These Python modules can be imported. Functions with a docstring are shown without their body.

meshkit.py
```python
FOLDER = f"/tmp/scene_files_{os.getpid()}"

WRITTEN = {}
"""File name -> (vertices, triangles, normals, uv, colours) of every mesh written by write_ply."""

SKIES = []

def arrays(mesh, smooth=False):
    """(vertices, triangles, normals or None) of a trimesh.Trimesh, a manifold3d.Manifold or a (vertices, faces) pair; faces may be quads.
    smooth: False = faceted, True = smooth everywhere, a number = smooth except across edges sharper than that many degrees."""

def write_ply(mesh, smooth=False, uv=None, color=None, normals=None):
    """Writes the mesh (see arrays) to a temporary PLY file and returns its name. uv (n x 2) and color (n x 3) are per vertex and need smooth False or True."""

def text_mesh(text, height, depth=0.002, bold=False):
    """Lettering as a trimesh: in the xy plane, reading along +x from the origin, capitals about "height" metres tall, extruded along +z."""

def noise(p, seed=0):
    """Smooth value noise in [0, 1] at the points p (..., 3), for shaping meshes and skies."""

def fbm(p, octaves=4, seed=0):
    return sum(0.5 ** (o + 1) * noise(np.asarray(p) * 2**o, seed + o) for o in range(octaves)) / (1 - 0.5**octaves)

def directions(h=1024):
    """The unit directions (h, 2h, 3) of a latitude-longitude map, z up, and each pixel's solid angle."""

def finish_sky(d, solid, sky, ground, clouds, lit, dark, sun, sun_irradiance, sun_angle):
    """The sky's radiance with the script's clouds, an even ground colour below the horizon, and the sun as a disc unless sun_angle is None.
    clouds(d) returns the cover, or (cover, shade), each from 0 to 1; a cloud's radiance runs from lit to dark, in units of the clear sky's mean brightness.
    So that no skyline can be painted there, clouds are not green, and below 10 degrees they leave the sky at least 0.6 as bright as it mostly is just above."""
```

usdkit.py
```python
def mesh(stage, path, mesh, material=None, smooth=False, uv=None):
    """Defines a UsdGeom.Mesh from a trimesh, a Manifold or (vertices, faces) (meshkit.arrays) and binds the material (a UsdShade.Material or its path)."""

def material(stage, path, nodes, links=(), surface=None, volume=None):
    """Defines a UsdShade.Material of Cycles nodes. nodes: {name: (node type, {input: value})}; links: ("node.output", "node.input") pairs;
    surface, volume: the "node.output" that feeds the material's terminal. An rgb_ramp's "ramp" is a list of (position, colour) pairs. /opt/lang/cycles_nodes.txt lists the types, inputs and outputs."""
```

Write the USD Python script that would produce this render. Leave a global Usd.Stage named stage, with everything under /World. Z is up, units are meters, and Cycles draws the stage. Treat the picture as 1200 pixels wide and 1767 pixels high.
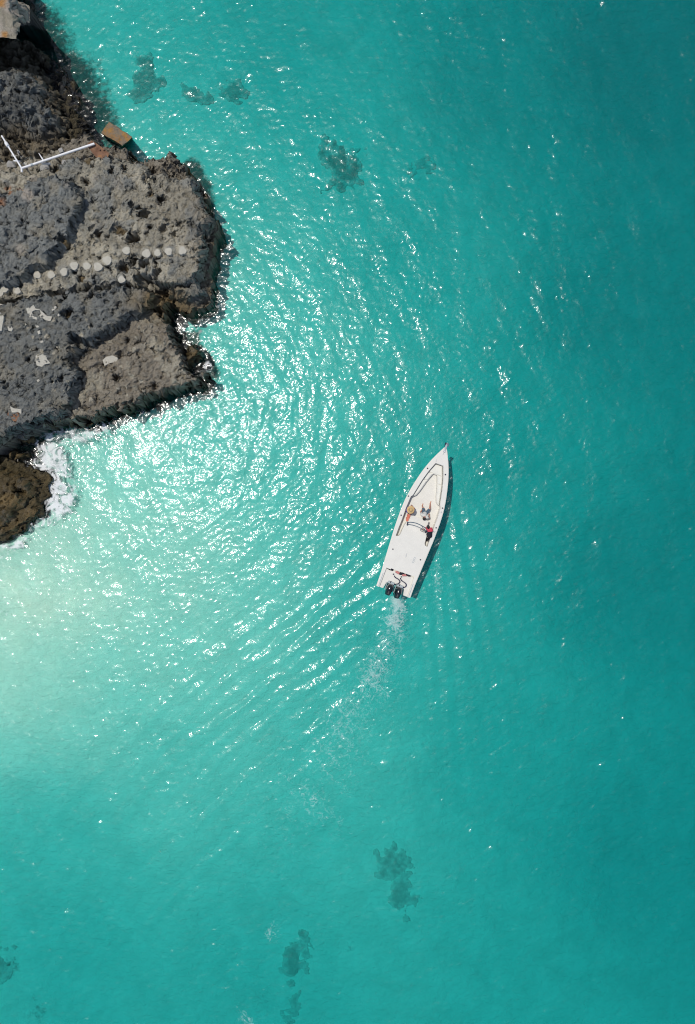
import math, numpy as np, trimesh, usdkit, meshkit
import manifold3d as m3
from shapely.geometry import Polygon, LineString, box as sbox
from pxr import Usd, UsdGeom, UsdLux, UsdShade, Sdf, Gf, Vt

stage = Usd.Stage.CreateInMemory()
UsdGeom.SetStageUpAxis(stage, UsdGeom.Tokens.z)
UsdGeom.SetStageMetersPerUnit(stage, 1.0)
UsdGeom.Xform.Define(stage, '/World')
UsdGeom.Scope.Define(stage, '/World/Looks')

# ------------------------------------------------------------------ camera, sky, sun
H = 43.0                       # flying height over the water
F = 1178.0                     # focal length in photo pixels (24 mm on a 36 mm tall frame)
cam = UsdGeom.Camera.Define(stage, '/World/camera')
cam.AddTranslateOp().Set(Gf.Vec3d(0, 0, H))
cam.CreateFocalLengthAttr(24.0)
cam.CreateHorizontalApertureAttr(24.0 * 1200 / F)
cam.CreateVerticalApertureAttr(24.0 * 1200 / F * 1024 / 695)
cam.CreateClippingRangeAttr(Gf.Vec2f(0.5, 5000))
cam.CreateExposureAttr(-0.52)

SUN = np.array([-0.225, 0.145, 1.0]); SUN /= np.linalg.norm(SUN)      # towards the sun
elev, rot = math.asin(SUN[2]), math.atan2(SUN[0], SUN[1])
dome = UsdLux.DomeLight.Define(stage, '/World/sky')
dome.CreateIntensityAttr(1.0)
skym = usdkit.material(stage, '/World/Looks/sky_light', {
    's': ('sky_texture', {'sky_type': 'single_scattering', 'sun_disc': False, 'sun_elevation': elev, 'sun_rotation': rot, 'aerosol_density': 1.5}),
    'b': ('background_shader', {'strength': 0.15})}, [('s.color', 'b.color')], surface='b.background')
UsdShade.MaterialBindingAPI.Apply(dome.GetPrim()).Bind(skym)
sun = UsdLux.DistantLight.Define(stage, '/World/sun')
sun.CreateIntensityAttr(1.0); sun.CreateAngleAttr(0.5); sun.CreateNormalizeAttr(True)
sun.CreateColorAttr(Gf.Vec3f(1.0, 0.955, 0.88))
q = Gf.Rotation(Gf.Vec3d(0, 0, 1), Gf.Vec3d(*map(float, SUN))).GetQuat()
sun.AddOrientOp().Set(Gf.Quatf(float(q.GetReal()), *[float(x) for x in q.GetImaginary()]))

# ------------------------------------------------------------------ helpers
rng = np.random.default_rng(7)
names = {}
def numbered(parent, name):
    k = names.get((parent, name), 0); names[(parent, name)] = k + 1
    return f'{parent}/{name}' + (f'_{k:03d}' if k else '')
def P(px, py, h=0.0):
    """photo pixel -> world point at height h"""
    k = (H - h) / F
    return np.array([(px - 600) * k, -(py - 883.5) * k, h])
def PW(poly, h=0.0):
    return np.array([P(x, y, h)[:2] for x, y in poly])
def tag(prim, label=None, cat=None, group=None, kind=None):
    prim = prim.GetPrim() if hasattr(prim, 'GetPrim') else prim
    for k, v in (('label', label), ('category', cat), ('group', group), ('kind', kind)):
        if v: prim.SetCustomDataByKey(k, v)
    return prim
def thing(name, label, cat, loc=(0, 0, 0), rz=0.0, group=None):
    x = UsdGeom.Xform.Define(stage, numbered('/World', name))
    x.AddTranslateOp().Set(Gf.Vec3d(*map(float, loc)))
    if rz: x.AddRotateZOp().Set(float(rz))
    tag(x, label, cat, group)
    return x
def obj(name, mesh, mat, parent=None, smooth=False, label=None):
    par = str(parent.GetPath()) if parent is not None else '/World'
    m = usdkit.mesh(stage, numbered(par, name), mesh, mat, smooth=smooth)
    if label: tag(m, label)
    return m
def sstep(a, b, x):
    t = np.clip((x - a) / (b - a), 0, 1); return t * t * (3 - 2 * t)
def n2(x, y, s, seed=0, octaves=1):
    p = np.stack([x / s, y / s, np.full_like(x, seed * 7.31 + .5)], -1)
    return meshkit.fbm(p, octaves, seed) if octaves > 1 else meshkit.noise(p, seed)
def sdf(poly, X, Y):
    """signed distance to a polygon, positive inside"""
    d = np.full(X.shape, 1e9); ins = np.zeros(X.shape, bool)
    for (ax, ay), (bx, by) in zip(poly, np.roll(poly, -1, 0)):
        ex, ey = bx - ax, by - ay
        t = np.clip(((X - ax) * ex + (Y - ay) * ey) / (ex * ex + ey * ey + 1e-12), 0, 1)
        d = np.minimum(d, (X - ax - t * ex) ** 2 + (Y - ay - t * ey) ** 2)
        if ay != by:
            ins ^= ((ay > Y) != (by > Y)) & (X < ex * (Y - ay) / (by - ay) + ax)
    d = np.sqrt(d)
    return np.where(ins, d, -d)
def dline(pts, X, Y):
    """distance to a polyline and the position along it (0..1)"""
    d = np.full(X.shape, 1e9); s = np.zeros(X.shape)
    L = np.concatenate([[0], np.cumsum(np.linalg.norm(np.diff(pts, axis=0), axis=1))])
    for i in range(len(pts) - 1):
        ax, ay = pts[i]; ex, ey = pts[i + 1] - pts[i]
        t = np.clip(((X - ax) * ex + (Y - ay) * ey) / (ex * ex + ey * ey + 1e-12), 0, 1)
        q = np.hypot(X - ax - t * ex, Y - ay - t * ey)
        s = np.where(q < d, (L[i] + t * (L[i + 1] - L[i])) / L[-1], s); d = np.minimum(d, q)
    return d, s
def grid_mesh(path, xs, ys, Z, mat, keep=None, attrs=None, extra=None, rocky=0.0):
    """rectilinear height field as one Mesh with smooth normals; keep = mask of cells; attrs = per-vertex primvars"""
    nx, ny = len(xs), len(ys)
    X, Y = np.meshgrid(xs, ys)
    gy, gx = np.gradient(Z, ys, xs)
    N = np.stack([-gx, -gy, np.ones_like(Z)], -1); N /= np.linalg.norm(N, axis=-1, keepdims=True)
    idx = np.arange(nx * ny).reshape(ny, nx)
    q = np.stack([idx[:-1, :-1], idx[:-1, 1:], idx[1:, 1:], idx[1:, :-1]], -1).reshape(-1, 4)
    if keep is not None: q = q[keep.reshape(-1)]
    V = np.stack([X, Y, Z], -1).reshape(-1, 3); N = N.reshape(-1, 3)
    at = {k: np.asarray(v, np.float32).reshape(nx * ny, -1) for k, v in (attrs or {}).items()}
    if keep is not None:
        used = np.zeros(nx * ny, bool); used[q] = True
        new = np.cumsum(used) - 1; q = new[q]; V, N = V[used], N[used]; at = {k: v[used] for k, v in at.items()}
    f = np.vstack([q[:, [0, 1, 2]], q[:, [0, 2, 3]]])
    if rocky:       # overhangs, ledges and knobs: the stone is displaced sideways by solid noise, most on steep faces
        steep = .06 + .94 * sstep(.35, .9, 1 - N[:, 2]); nn = lambda k: meshkit.fbm(np.stack([V[:, 0] * 2.6 + k * 31, V[:, 1] * 2.6, V[:, 2] * 3.6], -1), 4, 400 + k) - .5
        V = V + np.stack([nn(0) * steep, nn(1) * steep, nn(2) * .35 * steep], -1) * rocky
        N = meshkit.arrays((V, f), True)[2]
    if extra is not None:
        ev, ef, en = extra
        f = np.vstack([f, ef + len(V)]); V = np.vstack([V, ev]); N = np.vstack([N, en])
        at = {k: np.vstack([v, np.zeros((len(ev), v.shape[1]), np.float32)]) for k, v in at.items()}
    m = UsdGeom.Mesh.Define(stage, path)
    m.CreatePointsAttr(Vt.Vec3fArray.FromNumpy(V.astype(np.float32)))
    m.CreateFaceVertexCountsAttr(Vt.IntArray.FromNumpy(np.full(len(f), 3, np.int32)))
    m.CreateFaceVertexIndicesAttr(Vt.IntArray.FromNumpy(f.astype(np.int32).ravel()))
    m.CreateSubdivisionSchemeAttr('none')
    m.CreateNormalsAttr(Vt.Vec3fArray.FromNumpy(N.astype(np.float32))); m.SetNormalsInterpolation('vertex')
    pv = UsdGeom.PrimvarsAPI(m)
    for k, v in at.items():
        if v.shape[1] == 3: pv.CreatePrimvar(k, Sdf.ValueTypeNames.Color3fArray, 'vertex').Set(Vt.Vec3fArray.FromNumpy(np.ascontiguousarray(v)))
        else: pv.CreatePrimvar(k, Sdf.ValueTypeNames.FloatArray, 'vertex').Set(Vt.FloatArray.FromNumpy(np.ascontiguousarray(v.ravel())))
    UsdShade.MaterialBindingAPI.Apply(m.GetPrim()).Bind(mat)
    return m
def tube(pts, r, n=8, caps=True):
    pts = np.asarray(pts, float); r = np.broadcast_to(r, (len(pts),))
    t = np.gradient(pts, axis=0); t /= np.linalg.norm(t, axis=1, keepdims=True)
    a = np.cross(t, np.where(np.abs(t[:, 2:]) < .9, [0, 0, 1.], [1., 0, 0])); a /= np.linalg.norm(a, axis=1, keepdims=True)
    b = np.cross(t, a); an = np.arange(n) * 2 * np.pi / n
    v = pts[:, None] + r[:, None, None] * (np.cos(an)[None, :, None] * a[:, None] + np.sin(an)[None, :, None] * b[:, None])
    v = v.reshape(-1, 3); f = []
    for i in range(len(pts) - 1):
        for j in range(n):
            k = (j + 1) % n
            f += [(i * n + j, (i + 1) * n + j, (i + 1) * n + k), (i * n + j, (i + 1) * n + k, i * n + k)]
    c0, c1 = len(v), len(v) + 1
    v = np.vstack([v, pts[:1], pts[-1:]])
    e = (len(pts) - 1) * n
    for j in range(n):
        k = (j + 1) % n; f += [(c0, j, k), (c1, e + k, e + j)]
    return trimesh.Trimesh(v, f, process=False)
def spline(pts, n=24):
    from scipy.interpolate import CubicSpline
    pts = np.asarray(pts, float); d = np.concatenate([[0], np.cumsum(np.linalg.norm(np.diff(pts, axis=0), axis=1))])
    return CubicSpline(d, pts)(np.linspace(0, d[-1], n))
def rbox(a, b, r=.02, seg=8):
    """box between corners a and b with rounded edges"""
    a, b = np.minimum(a, b), np.maximum(a, b); r = min(r, (b - a).min() * .49)
    s = m3.Manifold.sphere(r, seg)
    return m3.Manifold.batch_hull([s.translate([x, y, z]) for x in (a[0] + r, b[0] - r) for y in (a[1] + r, b[1] - r) for z in (a[2] + r, b[2] - r)])
def prism(poly, z0, z1, bevel=0.0):
    """shapely polygon extruded, top edge chamfered"""
    if not isinstance(poly, Polygon): poly = Polygon(poly)
    parts = []
    if bevel:
        low = trimesh.creation.extrude_polygon(poly, z1 - z0 - bevel, engine='earcut'); low.apply_translation([0, 0, z0])
        top = poly.buffer(-bevel, join_style=2)
        g = max(getattr(top, 'geoms', [top]), key=lambda s: s.area)
        t = trimesh.creation.extrude_polygon(g, bevel, engine='earcut'); t.apply_translation([0, 0, z1 - bevel])
        v, f = list(map(tuple, [])), []
        parts = [low, t]
        return trimesh.util.concatenate(parts)
    m = trimesh.creation.extrude_polygon(poly, z1 - z0, engine='earcut'); m.apply_translation([0, 0, z0])
    return m
def to_tri(m):
    q = m.to_mesh(); return trimesh.Trimesh(q.vert_properties[:, :3], q.tri_verts, process=False)

# ------------------------------------------------------------------ materials
def plain(name, col, rough=.5, metal=0.0, noise=0.0, scale=20.0, bump=0.0, spec=.5, coat=0.0):
    n = {'p': ('principled_bsdf', {'base_color': col, 'roughness': rough, 'metallic': metal, 'specular_ior_level': spec, 'coat_weight': coat})}
    l = []
    if noise or bump:
        n['tc'] = ('texture_coordinate', {}); n['n'] = ('noise_texture', {'scale': scale, 'detail': 5.0, 'roughness': .6})
        l += [('tc.object', 'n.vector')]
    if noise:
        c = np.array(col)
        n['r'] = ('rgb_ramp', {'ramp': [(.3, tuple(c * (1 - noise))), (.7, tuple(np.minimum(c * (1 + noise), .95)))]})
        l += [('n.fac', 'r.fac'), ('r.color', 'p.base_color')]
    if bump:
        n['b'] = ('bump', {'strength': 1.0, 'distance': bump}); l += [('n.fac', 'b.height'), ('b.normal', 'p.normal')]
    return usdkit.material(stage, f'/World/Looks/{name}', n, l, surface='p.BSDF')
def rock_look(name, rough=.9, gain=1.0, bumpd=.03):
    """colour comes from the mesh (albedo of the stone, algae, rust); grain and pitting from noise"""
    return usdkit.material(stage, f'/World/Looks/{name}', {
        'tc': ('geometry', {}), 'a': ('attribute', {'attribute': 'stone'}),
        'n1': ('noise_texture', {'scale': 9.0, 'detail': 6.0, 'roughness': .7}),
        'n2': ('noise_texture', {'scale': 28.0, 'detail': 4.0, 'roughness': .7}),
        'r': ('rgb_ramp', {'ramp': [(.28, (.40,) * 3), (.5, (1.0,) * 3), (.72, (1.6,) * 3)]}),
        'm': ('mix', {'mix_type': 'multiply', 'fac': 1.0}),
        'b1': ('bump', {'strength': .9, 'distance': bumpd * 3}), 'b2': ('bump', {'strength': .9, 'distance': bumpd * 1.2}),
        'p': ('principled_bsdf', {'roughness': rough, 'specular_ior_level': .25})},
        [('tc.position', 'n1.vector'), ('tc.position', 'n2.vector'), ('n2.fac', 'r.fac'), ('a.color', 'm.color1'), ('r.color', 'm.color2'),
         ('m.color', 'p.base_color'), ('n1.fac', 'b1.height'), ('n2.fac', 'b2.height'), ('b1.normal', 'b2.normal'), ('b2.normal', 'p.normal')], surface='p.BSDF')
M_rock = rock_look('karst_rock')
M_wet = rock_look('wet_rock', rough=.45)
M_white = plain('white_gelcoat', (.665, .65, .595), .28, noise=.04, scale=3.0, coat=.2)
M_deck = plain('white_deck', (.645, .63, .575), .55, noise=.035, scale=2.5)
M_cush = plain('cream_vinyl', (.66, .65, .59), .5, noise=.03, scale=4.0)
M_dark = plain('dark_rubber', (.012, .014, .018), .4)
M_navy = plain('navy_plastic', (.02, .022, .05), .35)
M_engine = plain('black_gloss_paint', (.006, .008, .01), .16, coat=.6)
M_steel = plain('brushed_steel', (.55, .56, .57), .3, metal=.9)
M_greyp = plain('grey_blue_plastic', (.33, .38, .4), .45)
M_pipe = plain('white_pipe', (.72, .72, .72), .45, noise=.12, scale=9.0)
M_cement = plain('pale_cement', (.40, .38, .32), .9, noise=.2, scale=14.0, bump=.01)
M_rust = usdkit.material(stage, '/World/Looks/rusty_iron', {
    'g': ('geometry', {}), 'n': ('noise_texture', {'scale': 3.2, 'detail': 7.0, 'roughness': .65}),
    'r': ('rgb_ramp', {'ramp': [(.3, (.08, .04, .025)), (.48, (.15, .078, .046)), (.6, (.21, .115, .07)), (.72, (.34, .15, .04))]}),
    'b': ('bump', {'strength': .8, 'distance': .03}), 'p': ('principled_bsdf', {'roughness': .85, 'specular_ior_level': .3})},
    [('g.position', 'n.vector'), ('n.fac', 'r.fac'), ('r.color', 'p.base_color'), ('n.fac', 'b.height'), ('b.normal', 'p.normal')], surface='p.BSDF')
M_board = plain('weathered_board', (.30, .29, .27), .85, noise=.2, scale=12.0, bump=.01)
M_coral = plain('coral_cloth', (.60, .19, .13), .85, noise=.1, scale=25.0, bump=.01)
M_pink = plain('pink_cloth', (.52, .20, .18), .85, noise=.1, scale=25.0, bump=.01)
M_black = plain('black_cloth', (.012, .012, .02), .9, noise=.2, scale=25.0, bump=.01)
M_red = plain('red_cloth', (.55, .06, .09), .85, noise=.1, scale=20.0)
M_wcloth = plain('white_cloth', (.60, .59, .55), .9, noise=.06, scale=20.0)
M_slate = plain('slate_blue_cloth', (.07, .11, .15), .9, noise=.12, scale=20.0)
M_violet = plain('violet_cloth', (.08, .05, .30), .9, noise=.12, scale=20.0)
M_skin = plain('skin', (.50, .25, .17), .55, noise=.06, scale=9.0)
M_hair = plain('dark_hair', (.012, .009, .008), .6, noise=.3, scale=60.0)
M_straw = plain('straw', (.56, .38, .17), .85, noise=.2, scale=40.0, bump=.01)
M_eye = plain('eye_white', (.7, .68, .65), .3)
M_lip = plain('lip', (.38, .12, .10), .5)
M_glass = usdkit.material(stage, '/World/Looks/windscreen_glass', {
    't': ('transparent_bsdf', {'color': (.8, .84, .86)}), 'g': ('glossy_bsdf', {'color': (1, 1, 1), 'roughness': .03}), 'f': ('fresnel', {'IOR': 1.45}), 'm': ('mix_closure', {})},
    [('f.fac', 'm.fac'), ('t.BSDF', 'm.closure1'), ('g.BSDF', 'm.closure2')], surface='m.closure')

# water: clear sea over pale sand; the colour is the water's own absorption along the light's path
M_water = usdkit.material(stage, '/World/Looks/sea_water', {
    'g': ('geometry', {}),
    'n1': ('noise_texture', {'scale': 6.5, 'detail': 2.0, 'roughness': .5, 'distortion': .4}),
    'b1': ('bump', {'strength': 1.0, 'distance': .016}),
    'f': ('fresnel', {'IOR': 1.333}),
    't': ('transparent_bsdf', {'color': (1, 1, 1)}),
    'gl': ('glossy_bsdf', {'color': (1, 1, 1), 'roughness': .07, 'distribution': 'ggx'}), 'gs': ('glossy_bsdf', {'color': (1, 1, 1), 'roughness': .25, 'distribution': 'ggx'}), 'gm': ('mix_closure', {'fac': .45}),
    'm': ('mix_closure', {}),
    'v': ('absorption_volume', {'color': (1 - .74, 1 - .130, 1 - .110), 'density': 1.0})},
    [('g.position', 'n1.vector'), ('n1.fac', 'b1.height'), ('b1.normal', 'gl.normal'), ('b1.normal', 'f.normal'),
     ('f.fac', 'm.fac'), ('gl.BSDF', 'gm.closure1'), ('gs.BSDF', 'gm.closure2'), ('b1.normal', 'gs.normal'), ('t.BSDF', 'm.closure1'), ('gm.closure', 'm.closure2')], surface='m.closure', volume='v.volume')
M_sand = usdkit.material(stage, '/World/Looks/seabed_sand', {
    'g': ('geometry', {}), 'a': ('attribute', {'attribute': 'reef'}),
    'n1': ('noise_texture', {'scale': .55, 'detail': 7.0, 'roughness': .68, 'distortion': .6}),
    'n2': ('noise_texture', {'scale': 3.0, 'detail': 6.0, 'roughness': .7}),
    'r1': ('rgb_ramp', {'ramp': [(.3, (.62, .595, .49)), (.7, (.74, .71, .59))]}),
    'r2': ('rgb_ramp', {'ramp': [(.3, (.035, .040, .035)), (.7, (.13, .13, .10))]}),
    'ad': ('math', {'math_type': 'multiply_add', 'value2': .9, 'value3': -.45}),
    'su': ('math', {'math_type': 'add'}),
    'mr': ('map_range', {'range_type': 'smoothstep', 'from_min': .3, 'from_max': .7, 'to_min': 0.0, 'to_max': 1.0, 'clamp': True}),
    'mx': ('mix', {'mix_type': 'mix'}), 'mp': ('mapping', {'rotation': (0, 0, .6), 'scale': (1.0, 1.5, 1.0)}), 'rp': ('noise_texture', {'scale': 1.9, 'detail': 3.0, 'roughness': .6, 'distortion': .3}), 'b': ('bump', {'strength': 1.0, 'distance': .15}), 'p': ('principled_bsdf', {'roughness': .95, 'specular_ior_level': .1})},
    [('g.position', 'n1.vector'), ('g.position', 'n2.vector'), ('n1.fac', 'r1.fac'), ('n2.fac', 'r2.fac'), ('n2.fac', 'ad.value1'), ('ad.value', 'su.value1'), ('a.fac', 'su.value2'),
     ('su.value', 'mr.value'), ('mr.result', 'mx.fac'), ('r1.color', 'mx.color1'), ('r2.color', 'mx.color2'), ('mx.color', 'p.base_color'), ('g.position', 'mp.vector'), ('mp.vector', 'rp.vector'), ('rp.fac', 'b.height'), ('b.normal', 'p.normal')], surface='p.BSDF')
def foam_look(name, scale, lo, hi, k, dens, distort=1.2):
    return usdkit.material(stage, f'/World/Looks/{name}', {
        'g': ('geometry', {}), 'a': ('attribute', {'attribute': 'foam'}),
        'n': ('noise_texture', {'scale': scale, 'detail': 6.0, 'roughness': .62, 'distortion': distort}),
        'ab': ('math', {'math_type': 'multiply_add', 'value2': k, 'value3': -k / 2}), 'su': ('math', {'math_type': 'add'}),
        'mr': ('map_range', {'range_type': 'smoothstep', 'from_min': lo, 'from_max': hi, 'to_min': 0.0, 'to_max': dens, 'clamp': True}),
        't': ('transparent_bsdf', {}), 'd': ('principled_bsdf', {'base_color': (.78, .80, .80), 'roughness': .9, 'specular_ior_level': .1}), 'm': ('mix_closure', {})},
        [('g.position', 'n.vector'), ('n.fac', 'ab.value1'), ('ab.value', 'su.value1'), ('a.fac', 'su.value2'), ('su.value', 'mr.value'), ('mr.result', 'm.fac'),
         ('t.BSDF', 'm.closure1'), ('d.BSDF', 'm.closure2')], surface='m.closure')
M_sfoam = foam_look('breaking_foam', 1.5, .42, 1.1, 3.0, .86, 1.8)
M_wfoam = foam_look('wake_foam', 2.6, .36, 1.15, 2.6, .40, 2.8)

# ------------------------------------------------------------------ seabed
def axis(a, b, step, far, growth=1.25):
    core = np.arange(a, b + step / 2, step); out = []; s = step
    while (out[-1] if out else 0) < far:
        s *= growth; out.append((out[-1] if out else 0) + s)
    out = np.array(out)
    return np.concatenate([(a - out)[::-1], core, b + out])
depth_pts = [(60,1000,.34),(0,1100,.7),(150,1000,.6),(220,900,1.2),(100,1200,1.35),(300,1000,1.0),(280,1180,1.55),(420,1050,1.9),(300,1300,2.7),(100,1500,3.3),(100,1700,4.2),(480,800,2.8),(450,600,2.8),(250,850,1.45),
    (450,350,3.6),(250,100,3.8),(150,150,2.8),(500,50,4.8),(600,1300,3.0),(600,1550,3.4),(500,1740,4.3),(700,1100,3.8),(740,900,4.2),(750,400,4.8),(600,200,4.4),(900,100,6.6),(1150,50,8.2),(1150,500,7.4),(950,800,5.6),
    (1150,1000,7.2),(900,1300,4.9),(1150,1500,6.2),(900,1700,4.6),(700,1700,3.9),(100,500,1.2),(100,300,1.2),(350,450,2.0),(350,600,2.0),(-135,1000,.5),(-100,1700,3.4),(1500,800,8.5),(600,2200,5.0),(700,-400,5.5)]
def depth_at(X, Y):
    num = np.zeros_like(X); den = np.zeros_like(X) + 1e-30
    for px, py, d in depth_pts:
        w = P(px, py)
        g = 1 / (((X - w[0]) ** 2 + (Y - w[1]) ** 2 + 26.0) ** 2)
        num += g * d; den += g
    return .6 * num / den
xs, ys = axis(-27, 27, .25, 500), axis(-37, 37, .25, 500)
X, Y = np.meshgrid(xs, ys)
def bed_at(X, Y): return -depth_at(X, Y) + .25 * (n2(X, Y, 3.0, 3, 3) - .5)
bed = bed_at(X, Y) + .04 * (n2(X, Y, .7, 5, 2) - .5)
reef_polys = [([(60,-60),(115,50),(172,120),(200,200),(225,262),(130,270),(40,150),(20,0)], .78, 1.7),
              ([(330,260),(372,330),(385,420),(372,470),(350,500),(330,540),(310,575),(250,560),(260,300)], .75, .5),
              ([(0,720),(120,735),(290,690),(370,655),(350,560),(200,600),(0,600)], .9, .35),
              ([(-60,760),(70,740),(95,880),(30,935),(-60,960)], .9, .3)]
reef = np.zeros_like(X)
wx, wy = X + 1.6 * (n2(X, Y, 1.6, 11, 3) - .5), Y + 1.6 * (n2(X, Y, 1.6, 12, 3) - .5)
for poly, amt, soft in reef_polys:
    reef = np.maximum(reef, amt * sstep(-soft, soft, sdf(PW(poly, -1.5), wx, wy)))
for px, py, r, amt in ((15,1665,28,.55),(60,1745,40,.4),(500,300,30,.3),(225,170,26,.3),(520,50,40,.25),(610,1630,34,.35),(705,1545,20,.5)):
    w = P(px, py, -2.5); reef = np.maximum(reef, amt * sstep(r * .037 * 1.5, 0, np.hypot(wx - w[0], wy - w[1])))
bed += .35 * np.clip(reef - .4, 0, 1) * n2(X, Y, .6, 9, 2)
sb = grid_mesh('/World/seabed', xs, ys, bed, M_sand, attrs={'reef': reef})
tag(sb, 'pale sandy sea floor seen through clear turquoise water', None, None, 'structure')

# ------------------------------------------------------------------ sea surface
xs, ys = axis(-22.6, 22.6, .065, 500, 1.35), axis(-33, 33, .065, 500, 1.35)
X, Y = np.meshgrid(xs, ys)
r_ = np.random.default_rng(21)
Z = np.zeros_like(X)
N = 64
patch = .35 + 1.0 * n2(X, Y, 4.5, 31, 3) + .9 * sstep(.60, .82, n2(X, Y, .5, 33, 2))
for i in range(N):
    lam = .28 * (9.0) ** (r_.random() ** 2.7)
    th = math.radians(-50 + 60 * r_.standard_normal())
    k = 2 * np.pi / lam
    Z += .115 * math.sqrt(2 / N) / k * np.sin(k * (X * math.cos(th) + Y * math.sin(th)) + r_.random() * 6.28)
Z *= patch
# swell thrown back by the point of the headland: rings round it
c = P(235, 700); R = np.hypot(X - c[0], Y - c[1]); A = np.arctan2(Y - c[1], X - c[0])
for lam, s, seed in ((1.35, .042, 1), (.75, .045, 2), (2.3, .034, 3)):
    ph = 2 * np.pi * (R + 1.7 * n2(X, Y, 2.2, 40 + seed, 3)) / lam
    env = sstep(2.0, 5.0, R) * sstep(22, 9, R) * sstep(-1.9, -.9, A) * sstep(1.7, .9, A) * sstep(.42, .62, n2(R * 2.2, A * 9, 1.0, 50 + seed, 2))
    Z += s * lam / 6.283 * env * np.sin(ph)
# the boat's wash on its port side: long diverging crests running down to the left
wd = np.array([-.83, -.56]); wn = np.array([-wd[1], wd[0]])
o = P(640, 1160)
S = (X - o[0]) * wd[0] + (Y - o[1]) * wd[1]; T = (X - o[0]) * wn[0] + (Y - o[1]) * wn[1]
for t0, lam, s, w, s0, s1 in ((0.2, 1.3, .25, .8, 1, 26), (-3.6, 1.5, .25, .8, 3, 22), (-1.8, 1.0, .17, 1.3, -1, 17), (-5.2, .9, .17, 1.5, -3, 14), (-7.2, 1.6, .22, .8, 4, 27), (2.4, 1.1, .18, .7, 6, 24)):
    tt = T - t0 - .018 * S * S * .4 + 1.7 * (n2(X, Y, 3.4, int(90 + t0 * 3), 2) - .5) + .35 * (n2(X, Y, .8, int(120 + t0 * 3), 2) - .5)
    env = np.exp(-(tt / w) ** 2) * sstep(s0 - 2, s0 + 3, S) * sstep(s1 + 4, s1 - 6, S) * (.1 + 1.6 * sstep(.3, .75, n2(S * .6, T, 1.3, 77, 2)))
    Z += s * lam / 6.283 * env * np.sin(2 * np.pi * tt / lam)
# short wash hugging the hull and fanning from the quarter on both sides
for side, o2, d2 in ((1, P(650, 1010), np.array([-.80, -.60])), (1, P(672, 930), np.array([-.72, -.69])), (-1, P(755, 940), np.array([.06, -1.0])), (-1, P(772, 850), np.array([.18, -.98]))):
    n_ = np.array([-d2[1], d2[0]]); S2 = (X - o2[0]) * d2[0] + (Y - o2[1]) * d2[1]; T2 = (X - o2[0]) * n_[0] + (Y - o2[1]) * n_[1]
    env = np.exp(-(T2 / (.8 + .10 * np.abs(S2))) ** 2) * sstep(-1, 1.5, S2) * sstep(19, 5, S2) * (.4 + n2(X, Y, 1.2, 80, 2))
    Z += (.20 if side > 0 else .26) * .95 / 6.283 * env * np.sin(2 * np.pi * (T2 + .25 * n2(X, Y, .9, 81, 2)) / .95)
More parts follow.
